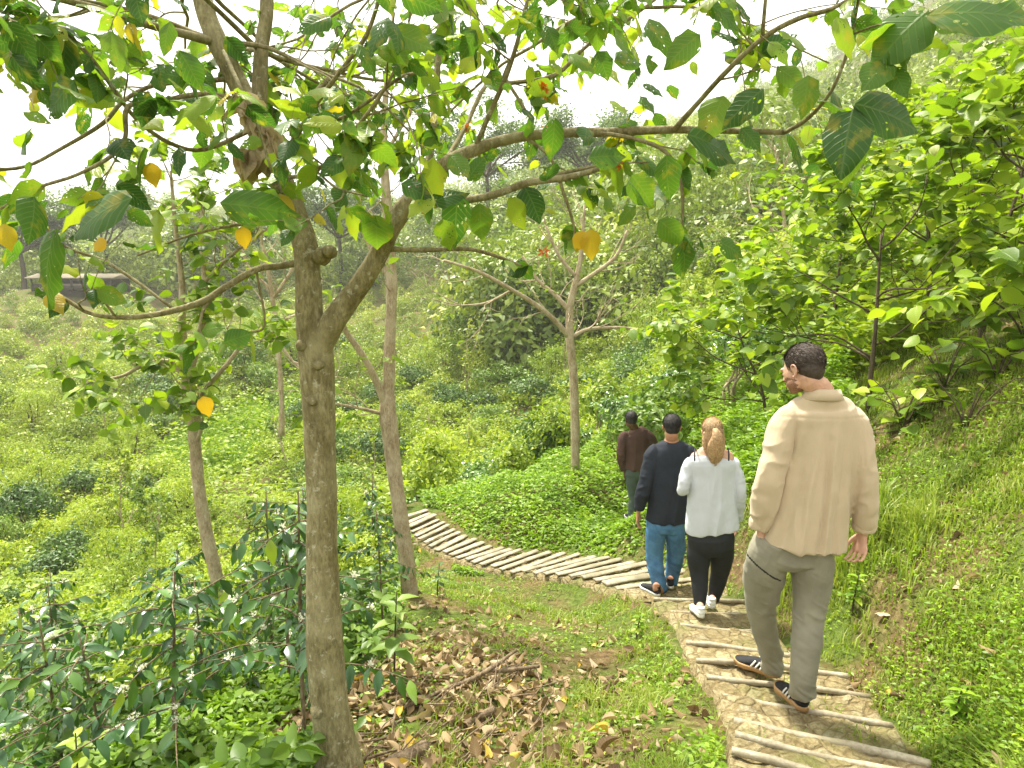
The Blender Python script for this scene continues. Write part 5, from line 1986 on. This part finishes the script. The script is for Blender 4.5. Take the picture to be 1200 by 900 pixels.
def person(label, Y, skin, headc, face, torso, arms, hips, legs, hands, mats, feet, hs=1.0, neck=None, neckr=(.058, .062), vs=.006, hair='short', hairm=None, wr=1.0, stub=None,
           shirtname='shirt', trousname='trousers', shoemats=None, stripes=False, shoeln=.29, bandf=None, extra=None, up=(0, 0, 1), shirtdisp=None, bodyk=.80, fwd=(0, 1, 0), topcut=None, legfit=.9, bare=None):
    bs = np.array(W(headc[0], headc[1], Y))
    bs[2] = min(f[0][2] for f in feet)
    t = thing('person', label, 'person', tuple(bs))
    rg = RNG(int(headc[0]))
    M = frame(face, up)
    hc = W(*headc) - bs
    # ---- body: one continuous skin
    m = MB()
    head(m, hc, M, hs)
    TP, TA, TB = ringlist(torso, bs)
    nb = W(*neck) - bs
    etube(m, [hc + M @ np.array([0, -.026, .0]) * hs, hc + M @ np.array([0, -.024, -.06]) * hs, nb + [0, 0, .02], nb - [0, 0, .07]], np.array([neckr[0], neckr[0], neckr[0] * 1.08, neckr[0] * 1.5]) * hs,
          np.array([neckr[1], neckr[1], neckr[1] * 1.05, neckr[1] * 1.2]) * hs, [1, 0, 0], 18, 4)
    side = nrm(np.cross(np.array(fwd, float), [0, 0, 1.0]))
    if bare:
        etube(m, *ringlist(bare, bs), side)
    etube(m, *shrink(TP, TA, TB, bodyk), side)
    AR = []
    for a, hd in zip(arms, hands):
        P, A, B = ringlist([(q[0], q[1], q[2], q[3], 0) for q in a], bs)
        B = A * .95
        AR.append((P, A, B))
        Pb = P.copy()
        ks = np.linspace(.86, .62, len(P))
        etube(m, Pb, np.maximum(A * ks - .004, .022), np.maximum(B * ks - .004, .020), [0, 1, 0])
        w = W(*hd['w']) - bs
        etube(m, [P[-2], P[-1], w], [.028 * hs, .027 * hs, .026 * hs], [.026 * hs, .023 * hs, .020 * hs], [0, 1, 0])
        hand(m, w, np.array(hd['d'], float), np.array(hd['palm'], float), hs * hd.get('s', 1), hd.get('curl', .45), fwd)
    HP, HA, HB = ringlist(hips, bs)
    etube(m, *shrink(HP, HA, HB, .85), side)
    LG = []
    for l in legs:
        P, A, B = ringlist(l, bs)
        LG.append((P, A, B))
        etube(m, P, np.maximum(A * .78 - .004, .03), np.maximum(B * .78 - .004, .03), side)
    for (hl, fd), l in zip(feet, LG):
        hl = np.array(hl) - bs
        Mf = frame(fd)
        k = shoeln / .29
        an = hl + Mf @ np.array([0, .045, .09]) * k
        etube(m, [l[0][-1], an, hl + Mf @ np.array([0, .05, .045]) * k], [.036 * k, .033 * k, .030 * k], [.038 * k, .034 * k, .03 * k], side)
        etube(m, [hl + Mf @ np.array([0, .03, .045]) * k, hl + Mf @ np.array([0, .14, .04]) * k, hl + Mf @ np.array([0, .25, .028]) * k], [.028 * k, .034 * k, .022 * k], [.028 * k, .024 * k, .012 * k], side)

    def matf(cc):
        q = (cc - hc) @ M / hs + ((fbm(cc * 130, 4, 2) - .5) * .022)[:, None]
        v = np.zeros(len(cc))
        if stub is not None:
            s_ = (q[:, 1] > .012) & (q[:, 2] < -.028 - .2 * np.clip(.06 - q[:, 1], 0, 1)) & (q[:, 2] > -.13) & (np.abs(q[:, 0]) < .09) & (q[:, 1] < .13)
            s_ &= ~((np.abs(q[:, 2] + .062) < .010) & (q[:, 1] > .085) & (np.abs(q[:, 0]) < .024))
            v = np.where(s_, 1, v)
        return v
    remesh(m, 'body', vs * (.6 if vs < .006 else .8), 4, [skin] + ([stub] if stub is not None else []), t, matf=matf)
    # ---- hair
    m = MB()
    if hair:
        ball(m, hc + M @ (np.array([0, -.024, .044]) * hs), np.array([.0835, .100, .090]) * hs, M, 28)
        ball(m, hc + M @ (np.array([0, -.046, .002]) * hs), np.array([.071, .066, .080]) * hs, M, 24)
    hdis = lambda co, no: .002 * (fbm(co * 60, 3, 2) - .5) * 2
    ho = remesh(m, 'hair', .006, 2, hairm, t, disp=hdis)
    m = MB()
    hairtufts(m, hc, M, hs, rg, 4200 if vs < .008 else 1200, .022 * hs, lambda d: (d[:, 2] > -.85) & ~((d[:, 1] > .72) & (d[:, 2] < .30)), ctr=(0, -.024, .044), rad=(.0835, .1, .09))
    m.obj('hair_strands', hairm, ho)
    # ---- upper garment
    m = MB()
    etube(m, TP, TA, TB, side, 28)
    for P, A, B in AR:
        etube(m, P, A, B, [0, 1, 0], 18)
    sd = shirtdisp or (lambda co, no: 0 * co[:, 0])
    top = TP[:, 2].max()
    bot = TP[:, 2].min()

    def dshirt(co, no):
        u = co @ side
        v = co[:, 2]
        low = np.clip((top - v) / (top - bot), 0, 1)
        # arms: distance from the torso axis
        cx = np.interp(v, TP[::-1, 2], (TP @ side)[::-1])
        hw = np.interp(v, TP[::-1, 2], TA[::-1])
        arm = np.clip((np.abs(u - cx) - hw * .92) / .03, 0, 1)
        drape = (ridge(np.stack([u * 9, co[:, 1] * 5, v * 1.3 + 3], 1), 51) - .3) * .012 * (.25 + low)
        gen = (fbm(np.stack([u * 14, co[:, 1] * 14, v * 9], 1), 55, 3) - .5) * .010
        fold = (ridge(np.stack([u * 8 + v * 5, co[:, 1] * 8, v * 11 - u * 5], 1), 57) - .35) * .0085
        return wr * ((1 - arm) * drape + gen + (arm * .75 + .12) * fold) + sd(co, no)
    remesh(m, shirtname, vs, 5, mats[0], t, disp=dshirt)
    # ---- trousers
    m = MB()
    etube(m, HP, HA, HB, side, 26)
    for P, A, B in LG:
        etube(m, P, A, B, side, 22)
    kn = [P[len(P) // 2] for P, A, B in LG]
    ak = [P[-1] for P, A, B in LG]

    def dtr(co, no):
        w = np.zeros(len(co))
        for k_ in kn:
            w = np.maximum(w, .75 * np.exp(-((co[:, 2] - k_[2]) / .13) ** 2))
        for k_ in ak:
            w = np.maximum(w, 1.0 * np.exp(-((co[:, 2] - k_[2]) / .12) ** 2))
        w = np.maximum(w, .28)
        f = (ridge(np.stack([co[:, 0] * 7, co[:, 1] * 7, co[:, 2] * 19 + 11 * co[:, 0]], 1), 61) - .35) * .012
        g = (fbm(co * 11 * [1, 1, .7], 63, 3) - .5) * .022
        return wr * legfit * (w * f + g)
    remesh(m, trousname, vs, 4, mats[1] if isinstance(mats[1], list) else [mats[1]], t, disp=dtr, matf=(lambda cc: bandf(cc + bs)) if bandf else None)
    for (hl, fd) in feet:
        shoe(t, np.array(hl) - bs, fd, shoeln, shoemats, stripes=stripes)
    if extra:
        extra(t, bs, hc, M, TP, TA, TB, rg)
    return t


SK_pale = simplemat('fair_skin', (.58, .34, .24), .5, .4, .12, 25, .15, .002, sss=.15)
SK_tan = simplemat('tan_skin', (.45, .23, .14), .5, .4, .12, 25, .15, .002, sss=.1)
SK_dark = simplemat('dark_skin', (.10, .05, .03), .5, .4, .15, 25, .15, .002)
M_stub = simplemat('stubbled_skin', (.24, .125, .08), .7, .3, .35, 200, .4, .002)
H_brown = hairmat('dark_brown_hair', (.03, .019, .013), (.06, .04, .028), (.11, .08, .06))
H_black = hairmat('black_hair', (.008, .007, .007), (.015, .013, .012), (.03, .027, .025))
H_blond = hairmat('golden_brown_hair', (.26, .14, .055), (.50, .31, .14), (.78, .58, .34))
F_beige = simplemat('beige_knit', (.54, .43, .295), .95, .1, .05, 6, .35, .002, sheen=.25, fine=420)
F_olive = simplemat('olive_grey_twill', (.26, .245, .185), .9, .15, .12, 9, .35, .002, sheen=.1, fine=350)
F_seam = simplemat('dark_seam', (.02, .02, .017), .9)
F_white = simplemat('white_cotton', (.56, .59, .64), .95, .1, .04, 8, .3, .002, sheen=.2, fine=300)
F_legg = simplemat('charcoal_leggings', (.028, .030, .034), .8, .2, .15, 12, .3, .002, fine=300)
F_navy = simplemat('blue_black_shirt', (.026, .031, .042), .85, .2, .25, 6, .3, .002, fine=300)
F_jean = simplemat('washed_blue_denim', (.085, .20, .36), .9, .15, .38, 9, .4, .002, fine=300)
F_brown = simplemat('brown_jersey', (.085, .050, .042), .95, .1, .2, 6, .3, .002, fine=300)
F_green = simplemat('grey_green_trousers', (.075, .10, .085), .9, .15, .2, 8, .3, .002, fine=300)
S_black = simplemat('black_suede', (.016, .016, .018), .8, .3, .2, 60, .3, .002)
S_white = simplemat('white_canvas', (.78, .78, .76), .8, .2, .06, 60, .3, .002)
S_gum = simplemat('gum_rubber', (.42, .25, .11), .6, .4, .1, 40, .2, .002)
S_wsole = simplemat('white_rubber', (.72, .72, .70), .6, .3, .08, 40, .2, .002)


def onstep(px, py):
    """point of the steps' upper surface seen at this pixel"""
    p = hit(px, py, lambda x, y: path_dist(x, y, True)[1])
    return p


# -- the man in beige, nearest
YB = 3.25


def beige_extra(t, bs, hc, M, TP, TA, TB, rg):
    # collar: folded band round the neck
    c = W(963, 467, 3.27) - bs
    m = MB()
    pts = []
    for k in range(21):
        a = -PI * .5 - PI * .93 + k / 20 * PI * 1.86
        pts.append(c + np.array([math.cos(a) * .082, math.sin(a) * .070, .012 * math.sin(a) * -1 + .010]))
    P = np.array(pts)
    T = nrm(np.gradient(P, axis=0))
    n = len(P)
    V = []
    for k in range(n):
        o_ = nrm((P[k] - c) * [1, 1, 0])
        V += [P[k] - o_ * .012 + [0, 0, .030], P[k] + [0, 0, .034], P[k] + o_ * .020 + [0, 0, -.014], P[k] + o_ * .012 + [0, 0, -.022], P[k] - o_ * .012 + [0, 0, -.020]]
    fs = [[k * 5 + j, k * 5 + (j + 1) % 5, (k + 1) * 5 + (j + 1) % 5, (k + 1) * 5 + j] for k in range(n - 1) for j in range(5)]
    m.add(np.array(V), [np.array(fs), np.array([[4, 3, 2, 1, 0], [(n - 1) * 5 + j for j in range(5)]])])
    m.obj('collar', F_beige, t, True)
    # cuffs
    for (px, py, Y, r) in ((892, 612, 3.265, 13), (1013, 615, 3.245, 13)):
        m = MB()
        p = W(px, py, Y) - bs
        d = np.array([-.01 if px < 950 else .0, 0, -1])
        etube(m, [p - d * .022, p - d * .01, p + d * .018, p + d * .03], np.array([.95, 1.04, 1.0, .9]) * pxr(r, Y), np.array([.95, 1.04, 1.0, .9]) * pxr(r, Y) * .9, [1, 0, 0], 20, 3)
        remesh(m, 'cuff', .005, 2, F_beige, t, disp=lambda co, no: .004 * ridge(co * [30, 30, 8], 5))


def beige_drape(co, no):
    o = W(963, 480, 3.28)
    u = co[:, 0] + W(938, 437, 3.25)[0] - o[0]
    z = co[:, 2]
    zt, zb = z.max() - .10, z.min()
    low = np.clip((zt - z) / (zt - zb), 0, 1)
    back = np.clip(-no[:, 1] * 1.5, 0, 1)
    d = np.zeros(len(co))
    for c, w, a, sl in ((-.005, .016, .016, -.05), (.055, .022, .012, -.02), (-.075, .020, .010, -.16), (.105, .016, .010, .04), (.025, .012, -.008, -.06), (-.045, .014, -.009, -.10), (-.11, .014, -.010, -.20)):
        x = u - c - sl * low + .006 * np.sin(z * 9 + c * 80)
        d -= a * np.exp(-(x / w) ** 2) * np.clip(low * 2.2, 0, 1)
    yoke = np.exp(-((z - (zt - .02)) / .006) ** 2) * .0015
    sm = 0
    for sg in (-1, 1):
        sm = sm + .006 * np.exp(-((np.abs(u - sg * .155 - .03 * low * sg)) / .006) ** 2) * (low < .35)
    return back * (1.25 * d - yoke - .6 * sm)


def beige_band(cc):
    # dark seam across the left thigh
    a, b = W(873, 655, 3.2), W(908, 679, 3.2)
    n = nrm(np.cross(b - a, [0, 1, .15]))
    d = np.abs((cc - a) @ n)
    return (d < .0045) & (cc[:, 0] < W(911, 670, 3.3)[0])


fl = onstep(903, 796)
fr = onstep(941, 836)
fl = np.array([W(912, 796, fl[1])[0], fl[1] - .02, fl[2] + .02])
fr = np.array([W(940, 834, fr[1])[0], fr[1] - .04, fr[2] + .03])
person('bearded man in a loose beige top and olive trousers, nearest on the steps', YB, SK_pale, (940, 434, 3.30), (-.60, .78, -.36),
       torso=[(963, 462, 3.27, 18, .055), (963, 468, 3.27, 27, .075), (962, 476, 3.28, 38, .098), (962, 487, 3.28, 43, .112), (963, 503, 3.28, 44, .122), (963, 530, 3.27, 42, .128), (958, 560, 3.26, 42, .132), (951, 590, 3.26, 45, .140), (946, 615, 3.26, 46.5, .148), (943, 637, 3.26, 47, .152)],
       arms=[[(938, 482, 3.28, 11), (926, 489, 3.28, 16), (917, 504, 3.27, 16.5), (908, 535, 3.24, 16), (900, 565, 3.22, 15.5), (895, 590, 3.24, 15), (893, 607, 3.26, 13.5), (892, 616, 3.27, 11)],
             [(984, 483, 3.28, 11), (996, 490, 3.28, 16), (1003, 505, 3.27, 16.5), (1009, 535, 3.24, 15.5), (1013, 565, 3.22, 15), (1014, 590, 3.22, 14), (1013, 610, 3.24, 13), (1012, 619, 3.25, 11)]],
       hips=[(946, 600, 3.27, 26, .08), (941, 618, 3.27, 32, .095), (934, 636, 3.27, 40, .112), (928, 652, 3.28, 43, .124), (928, 660, 3.28, 36, .10)],
       legs=[[(908, 632, 3.28, 22, .11), (899, 655, 3.30, 24.5, .105), (894, 685, 3.38, 21.5, .092), (892, 712, 3.46, 16.5, .074), (897, 742, 3.52, 14.5, .066), (904, 768, 3.56, 13.5, .062), (906, 783, 3.58, 14, .062)],
             [(953, 638, 3.27, 22, .11), (952, 660, 3.27, 24, .105), (951, 690, 3.28, 20.5, .090), (948, 725, 3.27, 17, .078), (944, 765, 3.22, 16, .070), (940, 795, 3.20, 14.5, .064), (940, 814, 3.20, 14, .062)]],
       hands=[{'w': (892, 625, 3.27), 'd': (-.02, .10, -1), 'palm': (1, .2, 0), 'curl': .6}, {'w': (1011, 626, 3.25), 'd': (-.12, -.02, -1), 'palm': (-1, -.5, 0), 'curl': .75}],
       mats=[F_beige, [F_olive, F_seam]], feet=[(fl, (-.72, .69, -.02)), (fr, (-.12, .98, -.10))], neck=(962, 461, 3.28), neckr=(.052, .056), hs=.97, hairm=H_brown, vs=.0055, stub=M_stub,
       shoemats=(S_black, S_gum, S_wsole), stripes=True, shoeln=.285, bandf=beige_band, extra=beige_extra, shirtdisp=beige_drape, up=(.10, .1, 1), shirtname='knit_top')

# -- the woman in white
YW = 5.25


def woman_extra(t, bs, hc, M, TP, TA, TB, rg):
    # gathered ponytail with loose wavy hair
    m = MB()
    P = [hc + np.array(q) for q in ((0.0, -.085, .050), (-.002, -.118, .035), (.004, -.135, -.01), (-.006, -.130, -.08), (.006, -.118, -.15), (.0, -.105, -.205), (.004, -.10, -.245))]
    etube(m, P, [.020, .028, .044, .060, .058, .042, .014], [.014, .02, .028, .034, .032, .024, .008], [1, 0, 0], 18, 4)
    etube(m, [hc + np.array(q) for q in ((-.055, -.045, .01), (-.064, -.06, -.05), (-.058, -.075, -.115), (-.04, -.085, -.16))], [.024, .026, .022, .008], [.02, .022, .018, .007], [1, 0, 0], 14, 4)
    etube(m, [hc + np.array(q) for q in ((.055, -.045, .01), (.064, -.06, -.05), (.060, -.075, -.12), (.044, -.085, -.17))], [.024, .026, .022, .008], [.02, .022, .018, .007], [1, 0, 0], 14, 4)
    h = remesh(m, 'ponytail', .005, 2, H_blond, t, disp=lambda co, no: .003 * ridge(np.stack([co[:, 0] * 70 + 2.2 * np.sin(co[:, 2] * 30), co[:, 1] * 40, co[:, 2] * 5], 1), 9))
    m = MB()
    for k in range(1100):
        a = rg.uniform(-1, 1)
        z0 = rg.uniform(-.02, .05)
        p = hc + np.array([a * .066, -.112 + .05 * abs(a), z0])
        L_ = rg.uniform(.10, .25)
        ph = rg.uniform(0, 6)
        zz = np.linspace(0, 1, 7)
        P = np.stack([p[0] * (1 - .35 * zz) + hc[0] * .35 * zz + .010 * np.sin(zz * 7 + ph), p[1] - .040 * np.sin(zz * 2.6) + rg.normal(0, .006), p[2] - L_ * zz], 1)
        tube(m, P, np.linspace(.0016, .0007, 7), 3, 1, rnd=rg.random(), cap=False)
    m.obj('loose_strands', H_blond, h)
    m = MB()
    ball(m, hc + np.array([0, -.100, .045]), (.020, .014, .018))
    m.obj('hair_tie', F_brown, h, True)
    # black straps over the bare shoulders
    for sg in (-1, 1):
        m = MB()
        P = [W(834 + sg * 20, 540, 5.10) - bs, W(834 + sg * 20, 532, 5.12) - bs, W(834 + sg * 19.5, 526.5, 5.18) - bs, W(834 + sg * 19, 525, 5.25) - bs, W(834 + sg * 18.5, 528, 5.32) - bs]
        etube(m, P, [.006] * 5, [.003] * 5, [1, 0, 0], 8, 4)
        m.obj('strap', F_legg, t, True)


f1, f2 = onstep(822, 726), onstep(836, 719)
person('woman with golden brown ponytail, loose white top, dark leggings and white shoes', YW, SK_pale, (834, 507, 5.27), (.02, 1, -.28),
       bare=[(834, 523, 5.26, 9, .05), (834, 527, 5.25, 15, .062), (834, 531, 5.25, 23, .075), (834, 537, 5.25, 26, .085), (834, 548, 5.25, 25, .09)],
       torso=[(834, 539, 5.25, 26, .080), (834, 543, 5.24, 27.5, .100), (834, 556, 5.25, 27, .112), (834, 575, 5.25, 27.5, .118), (834, 595, 5.25, 29, .125), (834, 610, 5.25, 30.5, .13), (835, 621, 5.25, 31, .13)],
       arms=[[(813, 539, 5.25, 5), (808, 544, 5.25, 7.5), (804, 556, 5.24, 7.5), (801, 568, 5.22, 7.2), (800, 574, 5.24, 7), (803, 572, 5.34, 6.5), (806, 567, 5.43, 6)],
             [(855, 539, 5.25, 5), (860, 544, 5.25, 7.5), (864, 558, 5.24, 7.5), (867, 575, 5.22, 7.4), (867, 588, 5.24, 7.2), (865, 600, 5.30, 6.5), (864, 608, 5.34, 6)]],
       hips=[(834, 602, 5.26, 18, .08), (833, 615, 5.25, 22, .10), (833, 628, 5.25, 27.5, .13), (833, 640, 5.26, 26.5, .125), (833, 648, 5.26, 22, .10)],
       legs=[[(821, 632, 5.26, 14, .10), (819, 650, 5.27, 14.5, .092), (819, 668, 5.27, 11.5, .07), (820, 682, 5.25, 10.2, .062), (820, 696, 5.22, 8.4, .052), (820, 709, 5.19, 6.6, .043)],
             [(846, 632, 5.26, 14, .10), (846, 650, 5.30, 14, .092), (844, 668, 5.38, 11, .07), (841, 682, 5.42, 9.8, .06), (838, 694, 5.43, 8, .05), (836, 704, 5.42, 6.4, .042)]],
       hands=[{'w': (808, 563, 5.50), 'd': (.3, .8, .3), 'palm': (1, 0, -.3), 'curl': .6}, {'w': (864, 612, 5.36), 'd': (-.05, .2, -1), 'palm': (-1, 0, 0), 'curl': .5}],
       mats=[F_white, F_legg], feet=[((f1[0] - .0, f1[1] - .03, f1[2] + .025), (-.08, 1, -.12)), ((f2[0], f2[1] + .02, f2[2] + .03), (.10, 1, -.12))], neck=(834, 526, 5.27), neckr=(.045, .05), hs=.93, hairm=H_blond, vs=.006,
       shoemats=(S_white, S_wsole, S_wsole), shoeln=.245, extra=woman_extra, shirtname='white_top', trousname='leggings', legfit=.35, bodyk=.97)

# -- the man in the blue-black shirt
f1, f2 = onstep(772, 702), onstep(786, 694)
person('man with black hair in an untucked blue-black shirt and washed blue jeans', 6.3, SK_tan, (787, 501, 6.3), (.05, 1, -.22),
       torso=[(787, 517, 6.3, 12, .06), (787, 520, 6.3, 18, .085), (787, 525, 6.3, 22, .105), (786, 534, 6.3, 24, .125), (785, 550, 6.3, 23.5, .13), (783, 570, 6.3, 23, .13), (782, 590, 6.3, 23, .132), (781, 610, 6.3, 24.5, .14)],
       arms=[[(771, 526, 6.3, 8), (765, 532, 6.3, 10), (762, 545, 6.29, 9.5), (757, 563, 6.27, 8.8), (753, 578, 6.27, 8.4), (750, 590, 6.3, 7.5), (749, 597, 6.3, 6.2)],
             [(803, 526, 6.3, 8), (808, 532, 6.3, 10), (811, 545, 6.29, 9.5), (813, 563, 6.27, 8.8), (814, 578, 6.27, 8.4), (814, 590, 6.3, 7.5), (814, 597, 6.3, 6.2)]],
       hips=[(781, 590, 6.3, 20, .11), (781, 603, 6.3, 22, .12), (780, 614, 6.3, 22.5, .125), (779, 622, 6.3, 20, .11)],
       legs=[[(770, 610, 6.3, 11.5, .10), (768, 626, 6.3, 12, .095), (767, 648, 6.32, 10.5, .082), (768, 662, 6.3, 9.5, .075), (771, 678, 6.26, 8.5, .066), (774, 693, 6.22, 8, .062)],
             [(790, 610, 6.3, 11.5, .10), (791, 626, 6.32, 12, .095), (792, 648, 6.38, 10.5, .082), (790, 662, 6.42, 9.2, .074), (787, 677, 6.44, 8.2, .066), (785, 688, 6.44, 7.6, .062)]],
       hands=[{'w': (748, 601, 6.31), 'd': (-.08, .1, -1), 'palm': (1, -.3, 0), 'curl': .5}, {'w': (814, 601, 6.31), 'd': (0, .1, -1), 'palm': (-1, 0, 0)}],
       mats=[F_navy, F_jean], feet=[((f1[0], f1[1] - .02, f1[2] + .03), (-.42, .9, -.06)), ((f2[0], f2[1], f2[2] + .03), (.1, 1, -.1))], neck=(787, 516, 6.3), hairm=H_black, vs=.007,
       shoemats=(S_black, S_wsole, S_wsole), shoeln=.28, bodyk=.75)

# -- the farthest man
p1, p2 = G(*W(741, 620, 9.5)[:2]), G(*W(752, 612, 9.7)[:2])
person('man in a brown jersey and grey-green trousers walking farthest ahead', 9.6, SK_dark, (739, 492, 9.6), (-.30, 1, -.15),
       torso=[(744, 503, 9.6, 7, .06), (745, 505, 9.6, 11, .085), (746, 509, 9.6, 14.5, .11), (746, 517, 9.6, 15, .125), (746, 530, 9.6, 14, .125), (745, 542, 9.6, 13.5, .125), (744, 550, 9.6, 13.5, .13)],
       arms=[[(735, 508, 9.6, 5.5), (731, 513, 9.6, 6.5), (729, 523, 9.58, 6), (728, 533, 9.56, 5.6), (729, 543, 9.58, 5.2), (731, 550, 9.6, 4.2)],
             [(757, 508, 9.6, 5.5), (761, 512, 9.6, 6.5), (765, 520, 9.62, 6), (768, 530, 9.62, 5.6), (769, 540, 9.66, 5), (769, 548, 9.7, 4.2)]],
       hips=[(745, 540, 9.6, 12, .11), (745, 548, 9.6, 13, .12), (745, 556, 9.6, 13, .12), (745, 562, 9.6, 11, .10)],
       legs=[[(740, 554, 9.6, 7.2, .10), (741, 566, 9.6, 7.3, .09), (742, 580, 9.6, 6.2, .075), (742, 590, 9.56, 5.6, .07), (741, 602, 9.52, 4.9, .062), (740, 611, 9.5, 4.6, .06)],
             [(750, 554, 9.6, 7.2, .10), (751, 566, 9.64, 7.3, .09), (752, 580, 9.74, 6.2, .075), (751, 590, 9.78, 5.6, .07), (751, 598, 9.78, 4.9, .062), (751, 604, 9.76, 4.6, .06)]],
       hands=[{'w': (732, 553, 9.62), 'd': (0, .1, -1), 'palm': (1, 0, 0)}, {'w': (769, 551, 9.7), 'd': (0, .1, -1), 'palm': (-1, 0, 0)}],
       mats=[F_brown, F_green], feet=[(p1 + [0, -.02, .02], (-.2, 1, 0)), (p2 + [0, 0, .02], (0, 1, 0))], neck=(743, 503, 9.6), hairm=H_black, vs=.009,
       shoemats=(S_black, S_wsole, S_wsole), shoeln=.28, shirtname='jersey', bodyk=.75)
# ------------------------------------------------------------------ camera, light, air
cam = bpy.data.cameras.new('camera')
cam.lens = 24
cam.sensor_width = 36
cam.clip_end = 3000
co = bpy.data.objects.new('camera', cam)
co.location = (0, 0, CAMZ)
co.rotation_euler = (PI / 2 - TH, 0, 0)
C.objects.link(co)
sc = bpy.context.scene
sc.camera = co

SUN_EL, SUN_AZ = math.radians(62), math.radians(-35)   # azimuth from +Y towards +X
wd = bpy.data.worlds.new('World')
sc.world = wd
wd.use_nodes = True
nt = wd.node_tree
nt.nodes.clear()
sky = nt.nodes.new('ShaderNodeTexSky')
sky.sky_type = 'NISHITA'
sky.sun_disc = False
sky.sun_elevation = SUN_EL
sky.sun_rotation = SUN_AZ
sky.air_density = 1.0
sky.dust_density = 3.0
tc = nt.nodes.new('ShaderNodeTexCoord')
nz = nt.nodes.new('ShaderNodeTexNoise')
nz.inputs['Scale'].default_value = 1.8
nz.inputs['Detail'].default_value = 4
nt.links.new(tc.outputs['Generated'], nz.inputs['Vector'])
cl = ramp(nt, nz.outputs['Fac'], [(.3, (8.4, 8.3, 7.9)), (.7, (10.2, 10.0, 9.4))])
mxx = mixc(nt, .88, sky.outputs[0], cl)
bg = nt.nodes.new('ShaderNodeBackground')
bg.inputs['Strength'].default_value = .066
nt.links.new(mxx, bg.inputs['Color'])
wo = nt.nodes.new('ShaderNodeOutputWorld')
nt.links.new(bg.outputs[0], wo.inputs['Surface'])

sl = bpy.data.lights.new('sun', 'SUN')
sl.energy = 3.1
sl.angle = math.radians(6)
sl.color = (1.0, .94, .80)
so = bpy.data.objects.new('sun', sl)
d = Vector((math.sin(SUN_AZ) * math.cos(SUN_EL), math.cos(SUN_AZ) * math.cos(SUN_EL), math.sin(SUN_EL)))
so.rotation_euler = (-d).to_track_quat('-Z', 'Y').to_euler()
C.objects.link(so)

if HAZE:
    m, nt = newmat('mountain_mist')
    pv = nt.nodes.new('ShaderNodeVolumePrincipled')
    pv.inputs['Color'].default_value = (.985, .99, 1, 1)
    pv.inputs['Density'].default_value = .0006
    pv.inputs['Anisotropy'].default_value = .2
    o = nt.nodes.new('ShaderNodeOutputMaterial')
    nt.links.new(pv.outputs[0], o.inputs['Volume'])
    co_ = np.empty(len(ground.data.vertices) * 3, np.float32)
    ground.data.vertices.foreach_get('co', co_)
    co_ = co_.reshape(-1, 3)
    zl, zh = float(co_[:, 2].min()) - 1, float(co_[:, 2].max()) + 14
    X = float(np.abs(co_[:, :2]).max()) + 5
    V = [(sx * X, sy * X, z_) for z_ in (zl, zh) for sx, sy in ((-1, -1), (1, -1), (1, 1), (-1, 1))]
    Fh = [[3, 2, 1, 0], [4, 5, 6, 7], [0, 1, 5, 4], [1, 2, 6, 5], [2, 3, 7, 6], [3, 0, 4, 7]]
    hz = link('haze', mesh_np('haze', V, [np.array(Fh)], m))
    hz['kind'] = 'stuff'
    hz['label'] = 'thin white mountain mist over the valley'
    hz['category'] = 'mist'

sc.view_settings.view_transform = 'Standard'
sc.view_settings.look = 'None'
sc.view_settings.gamma = 1
sc.view_settings.exposure = 1.85
cy = sc.cycles
cy.use_denoising = True
cy.max_bounces = 7
cy.diffuse_bounces = 3
cy.glossy_bounces = 2
cy.transmission_bounces = 3
cy.transparent_max_bounces = 12
cy.volume_bounces = 3
cy.caustics_reflective = False
cy.caustics_refractive = False
cy.sample_clamp_indirect = 6
